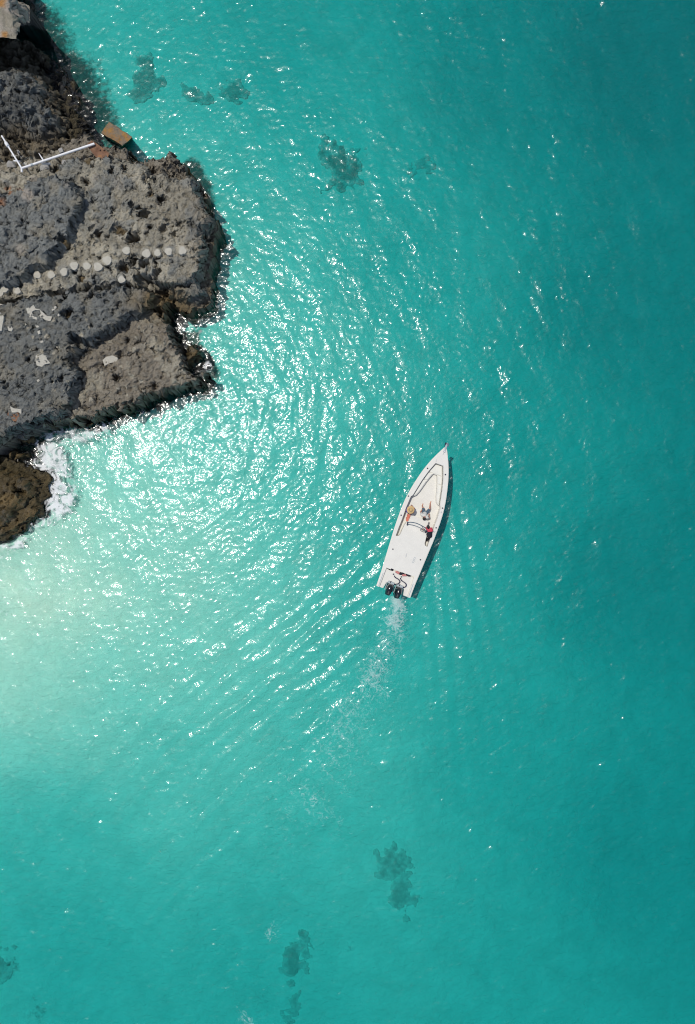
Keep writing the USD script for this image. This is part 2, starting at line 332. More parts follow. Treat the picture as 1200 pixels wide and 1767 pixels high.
# churned water behind the engines, along the curved track
track = PW([(690,1020),(682,1075),(660,1140),(628,1200),(598,1250),(575,1300),(540,1370),(500,1430),(475,1490),(465,1560),(455,1650),(430,1760),(400,1900)])
dT, sT = dline(track, X, Y)
churn = np.exp(-(dT / (.55 + 2.2 * np.minimum(sT * 2.2, 1))) ** 2) * sstep(1.0, .25, sT)
Z += .05 * churn * (n2(X, Y, .33, 90, 2) - .5)
far = sstep(60, 25, np.abs(X)) * sstep(75, 36, np.abs(Y))
Z *= far
def skirt(xs, ys, Z, bottom):
    x0, x1, y0, y1 = xs[0], xs[-1], ys[0], ys[-1]
    v, f, n = [], [], []
    for line, nn in (([(x, y0, z) for x, z in zip(xs, Z[0])], (0, -1, 0)), ([(x, y1, z) for x, z in zip(xs, Z[-1])][::-1], (0, 1, 0)),
                     ([(x0, y, z) for y, z in zip(ys, Z[:, 0])][::-1], (-1, 0, 0)), ([(x1, y, z) for y, z in zip(ys, Z[:, -1])], (1, 0, 0))):
        b = len(v); m = len(line)
        v += line + [(x, y, bottom) for x, y, _ in line]; n += [nn] * (2 * m)
        for i in range(m - 1):
            f += [(b + i, b + m + i, b + m + i + 1), (b + i, b + m + i + 1, b + i + 1)]
    b = len(v); v += [(x0, y0, bottom), (x1, y0, bottom), (x1, y1, bottom), (x0, y1, bottom)]; n += [(0, 0, -1)] * 4
    f += [(b, b + 2, b + 1), (b, b + 3, b + 2)]
    return np.array(v, float), np.array(f), np.array(n, float)
sea = grid_mesh('/World/sea_water', xs, ys, Z, M_water, extra=skirt(xs, ys, Z, -10.0))
tag(sea, 'clear rippled turquoise sea water glittering in the sun', None, None, 'structure')
SX, SY, SZ, XX, YY = xs, ys, Z, X, Y

# foam: shallow sheets of bubbles lying on the water
def foam_sheet(path, field, mat, label, cat):
    c4 = np.maximum.reduce([field[:-1, :-1], field[1:, :-1], field[:-1, 1:], field[1:, 1:]])
    m = grid_mesh(path, SX, SY, SZ + .02 + .05 * field * n2(XX, YY, .3, 95, 2), mat, keep=c4 > .03, attrs={'foam': field})
    tag(m, label, cat, None, 'stuff')
fw, fv = XX + .9 * (n2(XX, YY, .8, 101, 3) - .5), YY + .9 * (n2(XX, YY, .8, 102, 3) - .5)
shore = np.zeros_like(X)
for poly, amt, soft in (([(52,802),(62,782),(56,762),(75,750),(98,758),(118,785),(128,830),(132,864),(122,882),(100,892),(78,880),(70,845),(72,820)], .92, .55),
                        ([(62,745),(100,738),(150,740),(183,735),(200,742),(190,752),(150,765),(110,768),(80,765)], .72, .4),
                        ([(172,742),(180,728),(192,730),(190,750),(178,756)], .9, .3),
                        ([(82,880),(118,872),(110,900),(75,922),(35,945),(0,970),(-20,960),(40,915)], .55, .6),
                        ([(200,720),(260,700),(330,700),(320,745),(260,770),(205,755)], .20, .9),
                        ([(0,960),(60,925),(130,930),(150,990),(80,1060),(0,1060)], .14, 1.6),
                        ([(300,545),(330,520),(352,490),(372,470),(380,560),(352,600),(330,590),(310,580)], .22, .8),
                        ([(344,330),(352,318),(372,345),(366,362),(352,358)], .42, .35),
                        ([(338,645),(352,630),(368,628),(372,650),(362,652)], .55, .25)):
    shore = np.maximum(shore, amt * sstep(-soft, soft, sdf(PW(poly), fw, fv)))
foam_sheet('/World/shore_foam', shore, M_sfoam, 'white foam where waves break against the foot of the rock', 'foam')
wake = (.44 + .60 * sstep(.13, .0, sT)) * np.exp(-(dT / (.5 + 2.6 * np.minimum(sT * 2.2, 1))) ** 2) * sstep(.75, .2, sT) * sstep(-.001, .012, sT) * (.45 + 1.1 * n2(XX, YY, 1.6, 110, 3))
wake = np.maximum(wake, .46 * np.exp(-(dT / 1.0) ** 2) * (sT > .3) * sstep(.52, .70, n2(XX, YY, 1.9, 111, 3)))
for side in (-1, 1):
    e = PW([(690 + side * 9, 1028), (684 + side * 12, 1075), (668 + side * 20, 1130)])
    d_, s_ = dline(e, XX, YY); wake = np.maximum(wake, .6 * np.exp(-(d_ / .22) ** 2) * sstep(1, .5, s_))
wake = np.maximum(wake, .40 * np.exp(-(np.hypot(XX - P(755, 1000)[0], (YY - P(755, 1000)[1]) * .25) / .5) ** 2))
ridge = (1 - np.abs(2 * n2(fv + XX, fw + YY, 1.7, 115, 3) - 1)) ** 4
wake = wake * (.62 + .75 * ridge)
wake = np.where(wake < .05, 0, wake)
foam_sheet('/World/wake_foam', wake, M_wfoam, 'thin trail of broken foam curving behind the white motorboat', 'foam')

# ------------------------------------------------------------------ rock
GREY, TAN, BROWN, DARK, OLIVE, OCHRE = map(np.array, ((.178,.185,.174), (.345,.318,.25), (.225,.20,.158), (.040,.040,.042), (.060,.050,.026), (.19,.135,.062)))
PALE, ORANGE = np.array((.33,.295,.25)), np.array((.34,.15,.06))
def lerp(a, b, t): return a + (np.asarray(b) - a) * t[..., None]
def carve(Z, col, xs, ys, px, py, h, r, depth, floor=None, sq=0.0, seed=0, asp=1.0, ang=0.0, edge=.22):
    """a pit (or with negative depth a lump) of radius r metres at a photo position"""
    c = P(px, py, h) if h is not None else np.array([px, py, 0])
    i0, i1 = np.searchsorted(xs, [c[0] - r * 1.8, c[0] + r * 1.8]); j0, j1 = np.searchsorted(ys, [c[1] - r * 1.8, c[1] + r * 1.8])
    if i1 <= i0 or j1 <= j0: return
    x, y = np.meshgrid(xs[i0:i1] - c[0], ys[j0:j1] - c[1])
    ca, sa = math.cos(ang), math.sin(ang); x, y = (x * ca + y * sa) / asp, -x * sa + y * ca
    d = np.hypot(x, y) * (1 - sq) + np.maximum(np.abs(x), np.abs(y)) * sq
    th = np.arctan2(y, x); d = d / r * (1 + .13 * np.sin(3 * th + seed) + .09 * np.sin(5 * th + seed * 2.3))
    w = sstep(1 + edge, 1 - edge, d)
    Z[j0:j1, i0:i1] -= depth * w
    if floor is not None: col[j0:j1, i0:i1] = lerp(col[j0:j1, i0:i1], floor, sstep(1.0, .75, d))
def karst(X, Y, s=1.0, amt=1.0):
    """rough limestone relief: clumps, ridges and little pockets"""
    a = n2(X, Y, 1.3 * s, 201, 3) - .5
    b = np.abs(n2(X, Y, .55 * s, 202, 2) - .5) * 2
    c = np.abs(n2(X, Y, .21 * s, 203, 2) - .5) * 2
    d = n2(X, Y, .10 * s, 204, 2) - .5
    e = np.abs(n2(X, Y, .33 * s, 205, 3) - .5) * 2
    return .8 * amt * (.42 * a - .20 * (1 - b) ** 4 + .10 * b - .13 * (1 - c) ** 3 + .12 * d - .16 * (1 - e) ** 6)
def cracks(Z, X, Y, lines, h):
    for pts, depth, w in lines:
        p = PW(pts, h); d, s = dline(p, X + .12 * (n2(X, Y, .3, 220, 2) - .5), Y + .12 * (n2(X, Y, .3, 221, 2) - .5))
        Z -= depth * np.exp(-(d / w) ** 2)
def rock_grid(name, layers, mat, step, bbox, look, label=None, cat=None, kind=None, group=None, zcut=-2.2, top=None, rough=1.0, pits=0, pit_r=(.05, .16), seed=1, wall=True):
    """layers: (polygon px, top height, floor height, edge width m, warp m). A height field of terraces with karst relief."""
    if bbox is None:
        al = np.vstack([PW(l[0], 0) for l in layers]); bbox = (al[:, 0].min() - .8, al[:, 0].max() + .8, al[:, 1].min() - .8, al[:, 1].max() + .8)
    xs = np.arange(bbox[0], bbox[1], step); ys = np.arange(bbox[2], bbox[3], step)
    X, Y = np.meshgrid(xs, ys)
    u = .5 * (n2(X, Y, .9, 210 + seed, 3) - .5) + .42 * (n2(X, Y, .28, 214 + seed, 3) - .5) + .16 * (n2(X, Y, .1, 218 + seed, 1) - .5)
    Z = np.full(X.shape, -4.5); lev = np.zeros(X.shape, int)
    for i, (poly, h, lo, w, warp) in enumerate(layers):
        s = sdf(PW(poly, h if lo >= 1 else .5 * h if lo >= .4 else .15 * h), X, Y) + warp * u * 2 - (.12 if lo < 1 else 0)
        t = np.clip(s / w + .5, 0, 1); prof = t * t * (3 - 2 * t)
        zl = np.where(s > -w, lo + (h - lo) * prof, -4.5)
        lev = np.where(zl > Z + .02, i, lev); Z = np.maximum(Z, zl)
    on = sstep(-1.5, .4, Z)
    Z += on * karst(X, Y, amt=rough)
    col = look(X, Y, Z, lev)
    r = np.random.default_rng(seed)
    for _ in range(pits):
        x, y = r.uniform(bbox[0], bbox[1]), r.uniform(bbox[2], bbox[3])
        rr = pit_r[0] + (pit_r[1] - pit_r[0]) * r.random() ** 2.2
        carve(Z, col, xs, ys, x, y, None, rr, rr * r.uniform(.8, 2.4), None, r.random() * .6, r.random() * 6, r.uniform(.7, 1.5), r.random() * 3, .35)
    if top: top(Z, col, xs, ys, X, Y)
    # wet, weed-grown foot near the waterline (a real colour of the stone there)
    nz = n2(X, Y, .8, 230, 3) - .5
    col = lerp(col, OCHRE * .8, sstep(1.9, .8, Z + 1.1 * nz) * .55)
    col = lerp(col, OLIVE, sstep(.75, .25, Z + .9 * nz) * .8)
    col = lerp(col, DARK * .7, sstep(.22, .02, Z + .3 * nz))
    col = np.clip(col * (1 + .35 * (n2(X, Y, .45, 231, 3) - .5))[..., None], .004, .8)
    c4 = np.maximum.reduce([Z[:-1, :-1], Z[1:, :-1], Z[:-1, 1:], Z[1:, 1:]])
    m = grid_mesh(numbered('/World', name), xs, ys, Z, mat, keep=c4 > zcut, attrs={'stone': col}, rocky=1.0)
    tag(m, label, cat, group, kind)
    return m, (xs, ys, Z)
def height(g, x, y):
    xs, ys, Z = g
    return float(Z[min(np.searchsorted(ys, y), len(ys) - 1), min(np.searchsorted(xs, x), len(xs) - 1)])

outline = [(-135,285),(0,288),(40,293),(90,286),(128,262),(150,252),(165,249),(186,262),(196,266),(245,276),(236,283),(245,293),(262,292),(277,287),(283,281),(284,289),(296,292),(291,279),(300,276),(309,273),(313,290),
    (319,287),(322,297),(334,302),(340,313),(338,325),(344,335),(345,350),(356,361),(370,370),(371,380),(362,386),(348,388),(352,400),(361,410),(354,426),(348,440),(346,460),(346,478),(335,498),
    (320,516),(306,528),(296,540),(288,548),(297,551),(298,560),(304,572),(309,583),(318,598),(330,640),(340,649),(361,650),(359,667),(333,673),(300,684),(273,693),(240,707),(207,717),(160,728),(110,738),(60,748),(0,768),(-135,860)]
sheet = [(-135,292),(0,292),(45,297),(120,272),(186,266),(240,280),(262,296),(330,304),(336,330),(346,352),(362,372),(345,392),(350,412),(342,440),(338,470),(318,486),(290,492),(250,490),(213,488),(140,495),(80,505),(0,520),(-135,560)]
block = [(-135,320),(0,330),(40,318),(60,300),(90,300),(127,315),(134,332),(128,363),(117,380),(114,405),(100,423),(77,438),(70,453),(40,473),(13,484),(-135,520)]
slab = [(-135,560),(0,520),(80,507),(140,498),(213,492),(262,494),(255,515),(235,533),(213,546),(187,562),(157,577),(140,590),(107,617),(127,637),(123,657),(110,690),(100,710),(57,722),(0,745),(-135,830)]
nose = [(288,494),(318,488),(340,478),(344,500),(318,512),(300,505)]
ledge = [(210,545),(255,515),(300,505),(330,500),(312,518),(292,540),(292,552),(270,565),(230,565)]
def look_head(X, Y, Z, lev):
    n = n2(X, Y, 1.1, 240, 4); n_b = n2(X, Y, .35, 241, 3)
    col = np.zeros(X.shape + (3,)) + BROWN
    tanmix = sstep(.42, .62, n + .25 * (n_b - .5))
    sheetc = lerp(np.zeros(X.shape + (3,)) + TAN * .8, TAN * 1.1, tanmix); sheetc = lerp(sheetc, GREY * 1.1, sstep(.56, .36, n2(X, Y, 1.3, 242, 4)) * .85)
    e = P(260, 400, 2.5); sheetc = lerp(sheetc, BROWN * .8, sstep(1.5, 4.0, X - e[0] + 1.2 * (n - .5)) * .7)
    greyc = lerp(np.zeros(X.shape + (3,)) + GREY, TAN * .72, sstep(.44, .68, n2(X, Y, .9, 243, 4)) * .75); greyc = greyc * (.85 + .4 * n_b)[..., None]
    brownc = lerp(np.zeros(X.shape + (3,)) + BROWN, TAN * .95, sstep(.52, .68, n) * .8)
    for i, c in ((1, sheetc), (2, greyc), (3, greyc * .85), (0, brownc), (4, greyc * .9)):
        col = np.where((lev == i)[..., None], c, col)
    col = np.where((lev == 8)[..., None], lerp(np.zeros(X.shape + (3,)) + OLIVE * 1.4, OCHRE, sstep(.35, .6, n2(X, Y, .8, 244, 3))), col)
    # dried algae round the notch in the front edge
    c = P(278, 530, 1.8); d = np.hypot((X - c[0]) * .8 + (Y - c[1]) * .45, (Y - c[1]) * 1.3 - (X - c[0]) * .4) + 1.4 * (n - .5)
    col = lerp(col, OCHRE, sstep(1.9, .5, d) * .85)
    # rust and orange earth at the left edge
    for px, py, rr in ((5, 350, .55), (38, 328, .4), (20, 335, .35), (-30, 345, .8), (8, 318, .3)):
        c = P(px, py, 3); col = lerp(col, ORANGE, sstep(rr, .1, np.hypot(X - c[0], (Y - c[1]) * 1.6) + .5 * (n_b - .5)) * .75)
    for px, py, rr, k in ((55, 308, .45, .7), (54, 343, .42, .9), (40, 435, .4, .5), (160, 300, .3, .4), (200, 310, .5, .3), (120, 325, .3, .35)):
        c = P(px, py, 3); col = lerp(col, PALE, sstep(rr, rr * .5, np.hypot(X - c[0], Y - c[1]) + .2 * (n_b - .5)) * k)
    return col
plugs = [(25,498,7),(0,505,6),(30,501.5,5.5),(64,474,6),(88,474,6.5),(110,469,6.5),(128,458,7),(150,459,6.5),(169,460,7.5),(185,449,7.5),(218,432,6.5),(253,437,7),(272,436,5.8),(291,433.5,6.4),(315,432,6.6),(210,482,6)]
plugs = [p for p in plugs if p[:2] != (25,498)] + [(8,498,6.5)]
def top_head(Z, col, xs, ys, X, Y):
    # the broad hollow ledge lines and joints in the stone
    cracks(Z, X, Y, [([(255,455),(225,430),(262,427),(300,425)], .10, .06), ([(200,425),(250,424),(290,440)], .06, .05), ([(320,400),(300,410),(262,440)], .10, .05), ([(345,395),(310,385),(262,360),(245,372)], .12, .07),
        ([(100,268),(150,300),(200,330),(205,360)], .12, .07), ([(0,430),(60,452),(100,420)], .2, .05), ([(60,360),(55,400),(62,440)], .15, .04), ([(85,300),(90,340),(80,380),(95,400)], .12, .04), ([(20,372),(30,420),(10,450)], .12, .04),
        ([(220,608),(180,615),(150,632),(125,640)], .18, .06), ([(232,660),(236,672),(250,680)], .15, .06), ([(150,500),(100,520),(40,530)], .10, .06), ([(320,560),(280,600),(240,620)], .1, .06), ([(300,644),(318,640),(330,644)], .35, .08)], 2.5)
    hole = np.array((.15,.115,.065))
    for px, py, r, dp, sq, asp, fl in ((231,410,9,.75,.1,1.1,1),(213,461,8.5,.5,.5,1,1),(229,452,7,.65,.8,1,0),(249,455,9,.6,.6,.8,1),(270,449,5.5,.45,.5,1,1),(241,478,8,.6,.8,1,0),(272,473,6.5,.8,.9,.7,1),(206,397,9,.18,.2,1.4,1),
        (259,394,6.5,.3,.3,.8,1),(250,370,7,.4,.5,1.3,0),(277,343,7,.4,.4,1,1),(257,310,9,.3,.7,1.3,0),(193,292,6,.35,.4,.7,1),(215,291,5,.45,.6,1,1),(146,313,5,.35,.3,1.3,1),(152,275,9,.15,.3,1,1),(210,482,8,.18,.2,1,0),
        (190,460,5.5,.4,.4,1,0),(141,480,6.5,.25,.3,1,1),(162,513,6,.6,.6,.8,0),(112,518,6.5,.6,.6,.8,1),(172,404,5,.3,.5,1.3,1),(258,323,4.5,.3,.3,.7,1),(197,362,3.5,.3,.2,1,1),(260,338,4,.2,.2,1.3,1),(229,354,4,.3,.5,1,0),(240,358,3.5,.3,.6,1,0),
        (130,468,4.5,.35,.5,1,0),(165,481,3.5,.35,.5,1,0),(222,416,3.5,.3,.5,.7,1),(262,492,12,.8,.9,2.2,0),(192,647,4.5,.5,.5,1.2,0),(258,662,7,.35,.3,1,0),(300,663,4,.2,.2,1,0),(250,598,5,.12,.2,1,0),(135,590,8,.7,.5,1.8,0),(110,655,7,.6,.4,.6,0),(118,422,7,.4,.4,1,1),(287,540,4,.3,.3,1,0),(120,545,9,.45,.5,1,1),(60,285,5,.4,.4,1,0),(92,288,8,.3,.5,1.2,1)):
        carve(Z, col, xs, ys, px, py, 2.5, r * .0344, dp * 1.5, hole if fl else None, sq, px, asp, -.5, .16)
    for px, py, r in plugs:     # flat seats for the cement plugs
        c = P(px, py, 2.5); d = np.hypot(X - c[0], Y - c[1]); w = sstep(r * .036 * 1.4, r * .034, d); Z += (2.70 - Z) * w * (d < 1)
    # spiky little pinnacles at the north-east corner and barnacle lumps
    rr = np.random.default_rng(4)
    for _ in range(60):
        px, py = rr.uniform(285, 330), rr.uniform(278, 318)
        if n2(np.array([px]), np.array([py]), 9, 3)[0] > .35: carve(Z, col, xs, ys, px, py, 1.5, rr.uniform(.06, .14), -rr.uniform(.1, .28), None, .2, px, 1, 0, .5)
    for _ in range(70):
        px, py = rr.uniform(60, 340), rr.uniform(560, 690); carve(Z, col, xs, ys, px, py, 1.9, rr.uniform(.06, .17), -rr.uniform(.04, .10), TAN * rr.uniform(.8, 1.15), .2, px, 1, 0, .4)
head_layers = [(outline, 2.0, -4.0, .34, .52), (sheet, 2.75, 1.2, .26, .34), (block, 3.6, 2.3, .22, .24), (slab, 3.1, 1.5, .20, .22), (nose, 2.2, 1.0, .5, .4),
    ([(338,350),(356,357),(371,369),(372,382),(360,389),(346,386)], 2.3, -4, .3, .16), ([(340,396),(361,407),(356,428),(343,432)], 2.2, -4, .3, .16), ([(300,655),(320,650),(340,652),(361,651),(359,666),(345,668),(322,678),(295,684)], 1.8, -4, .5, .3),
    ([(330,300),(341,312),(339,326),(346,348),(334,350),(325,320)], 1.7, -4, .3, .2)]
head, HG = rock_grid('headland', head_layers, M_rock, .037, (-27.9, -6.6, P(0, 790)[1], P(0, 235)[1]), look_head, 'grey and tan pitted limestone headland with terraced ledges', None, 'structure', top=top_head, pits=1900, seed=3)

# cement fillings set into the stone: two straggling rows of round plugs and some ragged patches
def blob(r, seed, wob=.12, n=18, asp=1.0):
    q = np.random.default_rng(seed); a = np.linspace(0, 2 * np.pi, n, endpoint=False)
    rr = r * (1 + wob * np.sin(3 * a + q.random() * 6) * .7 + wob * (q.random(n) - .5) * 1.6)
    return Polygon(np.stack([rr * np.cos(a) * asp, rr * np.sin(a)], 1))
def plug_mesh(poly, hgt=.022):
    """low lens with a worn rim"""
    v, f = [], []; ring = np.array(poly.exterior.coords)[:-1]; n = len(ring)
    for s, z in ((1.0, -.25), (1.0, hgt * .45), (.9, hgt * .85), (.5, hgt)):
        v += [(x * s, y * s, z) for x, y in ring]
    v.append((0, 0, hgt * 1.05))
    for k in range(3):
        for i in range(n):
            j = (i + 1) % n; f += [(k * n + i, k * n + j, (k + 1) * n + j), (k * n + i, (k + 1) * n + j, (k + 1) * n + i)]
    f += [(3 * n + i, 3 * n + (i + 1) % n, 4 * n) for i in range(n)]
    return trimesh.Trimesh(v, f, process=False)
def on_head(px, py, h0=2.8):
    h = h0
    for _ in range(3): c = P(px, py, h); h = height(HG, c[0], c[1])
    return P(px, py, h)
for i, (px, py, r) in enumerate(plugs):
    c = P(px, py, 2.73); m = plug_mesh(blob(r * .0345, i + 5)); m.apply_translation(c); obj('cement_plug', m, M_cement, head, smooth=40)
def patch_mesh(poly_px, h=.05):
    pts = np.array(poly_px, float); z = max(on_head(x, y)[2] for x, y in np.vstack([pts, pts.mean(0)]))
    z = np.median([on_head(x, y)[2] for x, y in np.vstack([pts, pts.mean(0)])]) + .06
    return prism(Polygon(PW(poly_px, z)).buffer(-.03).buffer(.03), z - .4, z, .02)
def c3(*p): return [(x / 5.4545, 500 + y / 5.4545) for x, y in p]
ragged = [Polygon(c3((245,175),(290,160),(315,140),(335,175),(375,185),(420,225),(440,245),(490,250),(475,295),(430,285),(390,265),(345,280),(285,265),(262,230)), [c3((300,205),(330,190),(375,190),(385,225),(350,260),(310,245))]),
          Polygon(c3((335,620),(375,600),(435,615),(440,650),(475,690),(420,700),(395,725),(345,710),(335,670))), Polygon(c3((965,660),(1000,630),(1060,615),(1110,640),(1100,675),(1030,690),(985,715))),
          Polygon(c3((650,650),(690,630),(730,635),(725,670),(680,695),(645,690))), Polygon(c3((70,345),(105,335),(120,365),(110,390),(80,385))), Polygon(c3((-30,190),(0,210),(35,250),(30,290),(20,340),(15,385),(-30,390))),
          Polygon(c3((485,180),(520,150),(535,160),(515,185),(490,200))), Polygon(c3((350,390),(375,380),(380,410),(360,420))), Polygon(c3((235,315),(255,320),(245,340),(238,335))), Polygon(c3((540,235),(555,220),(560,245),(545,250))),
          Polygon(c3((330,335),(360,335),(370,352),(345,355))), Polygon(c3((370,490),(400,475),(410,490),(390,500))), Polygon(c3((95,1095),(130,1115),(200,1125),(200,1170),(170,1150),(110,1155))), Polygon(c3((0,130),(30,135),(20,155),(0,165))), Polygon(c3((345,850),(365,840),(375,855),(355,870)))]
for pg in ragged:
    pts = np.array(pg.exterior.coords)[:-1]; z = np.median([on_head(x, y)[2] for x, y in pts]) + .07
    w = Polygon(PW(pts, z), [PW(np.array(r_i.coords)[:-1], z) for r_i in pg.interiors])
    obj('cement_patch', prism(w, z - .5, z), M_cement, head)
# a rusted iron stub in its stained seat on the slab
z = on_head(25, 716)[2]; s = thing('rusty_anchor_plate', 'rusty iron plate with a stub set beside a cement patch on the grey slab', 'iron plate', P(25, 716, z))
obj('plate', prism(blob(.33, 77, .2), -.2, .07, .02), M_rust, s); obj('stub', tube([(-.12, .05, .06), (.0, .0, .13), (.14, -.06, .12)], .03), M_rust, s)

def look_dark(X, Y, Z, lev):
    n = n2(X, Y, .9, 250, 4)
    c = lerp(np.zeros(X.shape + (3,)) + GREY * .6, GREY * .95, sstep(.38, .62, n)); c = lerp(c, TAN * .6, sstep(.6, .75, n2(X, Y, .5, 251, 3)) * .5); return np.where((lev == 2)[..., None], lerp(c, TAN * .8, sstep(.4, .6, n) * .7), c)
ridge = [(-135,100),(0,128),(30,118),(60,125),(75,140),(88,160),(86,180),(92,195),(100,205),(96,222),(88,235),(70,242),(40,236),(10,232),(-135,240)]
skirtp = [(-135,60),(0,60),(60,70),(88,88),(104,102),(96,118),(88,128),(90,160),(106,192),(104,215),(98,226),(112,236),(130,243),(150,250),(150,275),(90,292),(40,297),(0,297),(-135,297)]
gully = [(-135,230),(0,232),(70,245),(110,240),(135,248),(128,262),(80,284),(30,290),(-135,292)]
outcrop, OG = rock_grid('rock_outcrop', [(skirtp, .75, -4.0, .55, .30), (ridge, 2.3, .4, 1.5, .6), (gully, 1.35, .6, .6, .25)], M_rock, .045, (-27.9, P(155, 0)[0], P(0, 300)[1], P(0, 45)[1]), look_dark,
    'dark grey rugged limestone outcrop just above the gully with the white pipes', 'rock', top=None, pits=1500, rough=1.7, seed=11)
def look_pale(X, Y, Z, lev):
    n = n2(X, Y, .8, 260, 4)
    c = lerp(np.zeros(X.shape + (3,)) + TAN * .8, PALE * 1.1, sstep(.36, .6, n)); c = np.where((lev == 0)[..., None], lerp(np.zeros(X.shape + (3,)) + GREY * .8, TAN * .9, sstep(.45, .6, n)), c)
    for px, py, r in ((8, 59, .34), (0, 3, .4)):
        q = P(px, py, 4); c = lerp(c, np.array((.40, .19, .04)), sstep(r, r * .3, np.hypot(X - q[0], Y - q[1]) + .3 * (n2(X, Y, .3, 262, 2) - .5)) * .85)
    return c
foot = [(-135,60),(0,96),(25,86),(52,72),(40,60),(30,40),(22,0),(20,-60),(-135,-80)]
foot = [(-135,130),(0,103),(20,96),(42,84),(58,78),(40,66),(36,50),(30,20),(30,-60),(-135,-80)]
crown = [(-135,80),(0,80),(20,78),(34,66),(30,48),(28,30),(22,10),(16,-20),(-135,-60)]
rock_grid('pale_boulder', [(foot, 2.9, -4.0, .6, .2), (crown, 4.0, 2.3, .55, .12)], M_rock, .05, (-27.9, P(80, 0)[0], P(0, 140)[1], P(0, -90)[1]), look_pale,
    'smooth pale rust-stained boulder topmost in the left corner', 'boulder', pits=60, rough=.45, seed=17)
def look_weed(X, Y, Z, lev):
    n = n2(X, Y, .7, 270, 4)
    c = lerp(np.zeros(X.shape + (3,)) + OLIVE * .8, OCHRE * .85, sstep(.42, .66, n)); return lerp(c, GREY * .5, sstep(.5, .35, n2(X, Y, .5, 271, 3)) * .7)
rock_grid('weedy_boulder', [([(-135,775),(0,786),(12,796),(37,807),(60,818),(79,826),(76,848),(84,878),(76,896),(57,906),(37,924),(0,942),(-135,1010)], .75, -3.0, .7, .25), ([(-135,800),(0,805),(30,815),(62,828),(60,848),(45,870),(20,900),(0,915),(-135,960)], 1.5, .4, .8, .25)], M_wet, .045, (-27.9, P(95, 0)[0], P(0, 960)[1], P(0, 765)[1]), look_weed,
    'large olive weed-grown boulder beside the white surf, lowest rock of the shore', 'boulder', pits=300, rough=.8, seed=23)
rock_grid('small_weedy_boulder', [([(25,752),(45,745),(64,749),(72,760),(66,770),(45,772),(28,768)], .75, -3, .5, .12)], M_wet, .04, None, look_weed, 'small olive boulder in the dark recess, the one nearer the headland ledge', 'boulder', pits=30, rough=.5, seed=29)
rock_grid('small_weedy_boulder', [([(14,776),(30,771),(50,776),(59,786),(54,795),(35,797),(18,793)], .8, -3, .5, .12)], M_wet, .04, None, look_weed, 'small olive boulder in the dark recess, touching the large weedy boulder', 'boulder', pits=30, rough=.5, seed=31)
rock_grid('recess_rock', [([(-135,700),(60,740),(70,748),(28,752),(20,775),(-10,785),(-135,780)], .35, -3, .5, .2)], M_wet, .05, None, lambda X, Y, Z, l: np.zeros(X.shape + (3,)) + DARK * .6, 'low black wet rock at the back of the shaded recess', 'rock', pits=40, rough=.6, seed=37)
rock_grid('undercut_ledge', [([(60,742),(110,732),(160,724),(207,712),(206,720),(180,732),(160,742),(140,740),(100,742)], .55, -3, .45, .2)], M_wet, .045, None, look_weed, 'narrow dark weedy ledge under the south edge of the headland, by the surf', 'rock', pits=60, rough=.6, seed=41)
rock_grid('rock_spur', [([(320,600),(331,585),(336,592),(343,588),(347,600),(353,607),(357,613),(350,624),(338,632),(330,640),(322,634)], 1.15, -3, .45, .12)], M_wet, .04, None, look_weed, 'knobbly ochre rock spur off the front edge of the headland, with two pale spots', 'rock', pits=60, rough=.7, seed=43)

# the squared block of stone standing in the water, the rusty plate, the fallen pipe rail and rubble in the gully
def stone(verts, sub=2, amp=.05, seed=0):
    m = to_tri(m3.Manifold.hull_points(np.asarray(verts, float)))
    for _ in range(sub): m = m.subdivide()
    m.merge_vertices(); p = np.array(m.vertices)
    m.vertices = p + (np.stack([meshkit.noise(p * 4 + 9 * k + seed * 3.1, seed) for k in range(3)], 1) - .5) * amp * 2
    return m
blk = stone([*P(176,229,.75)[None], *P(189,211,.8)[None], *P(228,236,.55)[None], *P(211,252,.5)[None], *P(174,231,-2)[None], *P(187,209,-2)[None], *P(228,240,-2)[None], *P(211,254,-2)[None]], 4, .06, 5)
M_block = usdkit.material(stage, '/World/Looks/stained_block', {'g': ('geometry', {}), 'n': ('noise_texture', {'scale': 1.7, 'detail': 6.0, 'roughness': .65}), 'n2': ('noise_texture', {'scale': 8.0, 'detail': 5.0}),
    'r': ('rgb_ramp', {'ramp': [(.3, (.07, .06, .05)), (.45, (.18, .145, .10)), (.56, (.24, .14, .06)), (.66, (.33, .17, .03)), (.78, (.30, .26, .20))]}), 'b': ('bump', {'strength': .9, 'distance': .05}), 'p': ('principled_bsdf', {'roughness': .85})},
    [('g.position', 'n.vector'), ('g.position', 'n2.vector'), ('n.fac', 'r.fac'), ('r.color', 'p.base_color'), ('n2.fac', 'b.height'), ('b.normal', 'p.normal')], surface='p.BSDF')
tag(obj('stone_block', blk, M_block, smooth=35), 'squared brown stone block with rust stains standing alone in the water', 'stone block')
pl = thing('rusty_plate', 'rust-red iron plate bolted at the tip of the white pipe, by the water', 'iron plate')
pm = to_tri(m3.Manifold.hull_points(np.array([P(x, y, z) for z in (2.4, 2.2) for x, y in ((149,250),(158,242),(167,247),(189,264),(184,276),(178,280),(165,270))])))
for _ in range(3): pm = pm.subdivide()
obj('plate', pm, M_rust, pl)
for bx, by in ((172, 258), (179, 258)): b = trimesh.creation.cylinder(.07, .1, sections=12); b.apply_translation(P(bx, by, 2.43)); obj('bolt', b, M_rust, pl)
pf = thing('white_pipe_rail', 'fallen L-shaped rail of white pipe lying across the gully', 'pipe rail')
A0, A1, A2 = P(3, 234, 2.5), P(37.5, 290, 2.95), P(163, 247.5, 2.55)
obj('pipe', tube(np.linspace(A0, A1, 6), .05, 10), M_pipe, pf, smooth=40)
obj('pipe', tube(np.linspace(A1, A2, 10), .065, 10), M_pipe, pf, smooth=40)
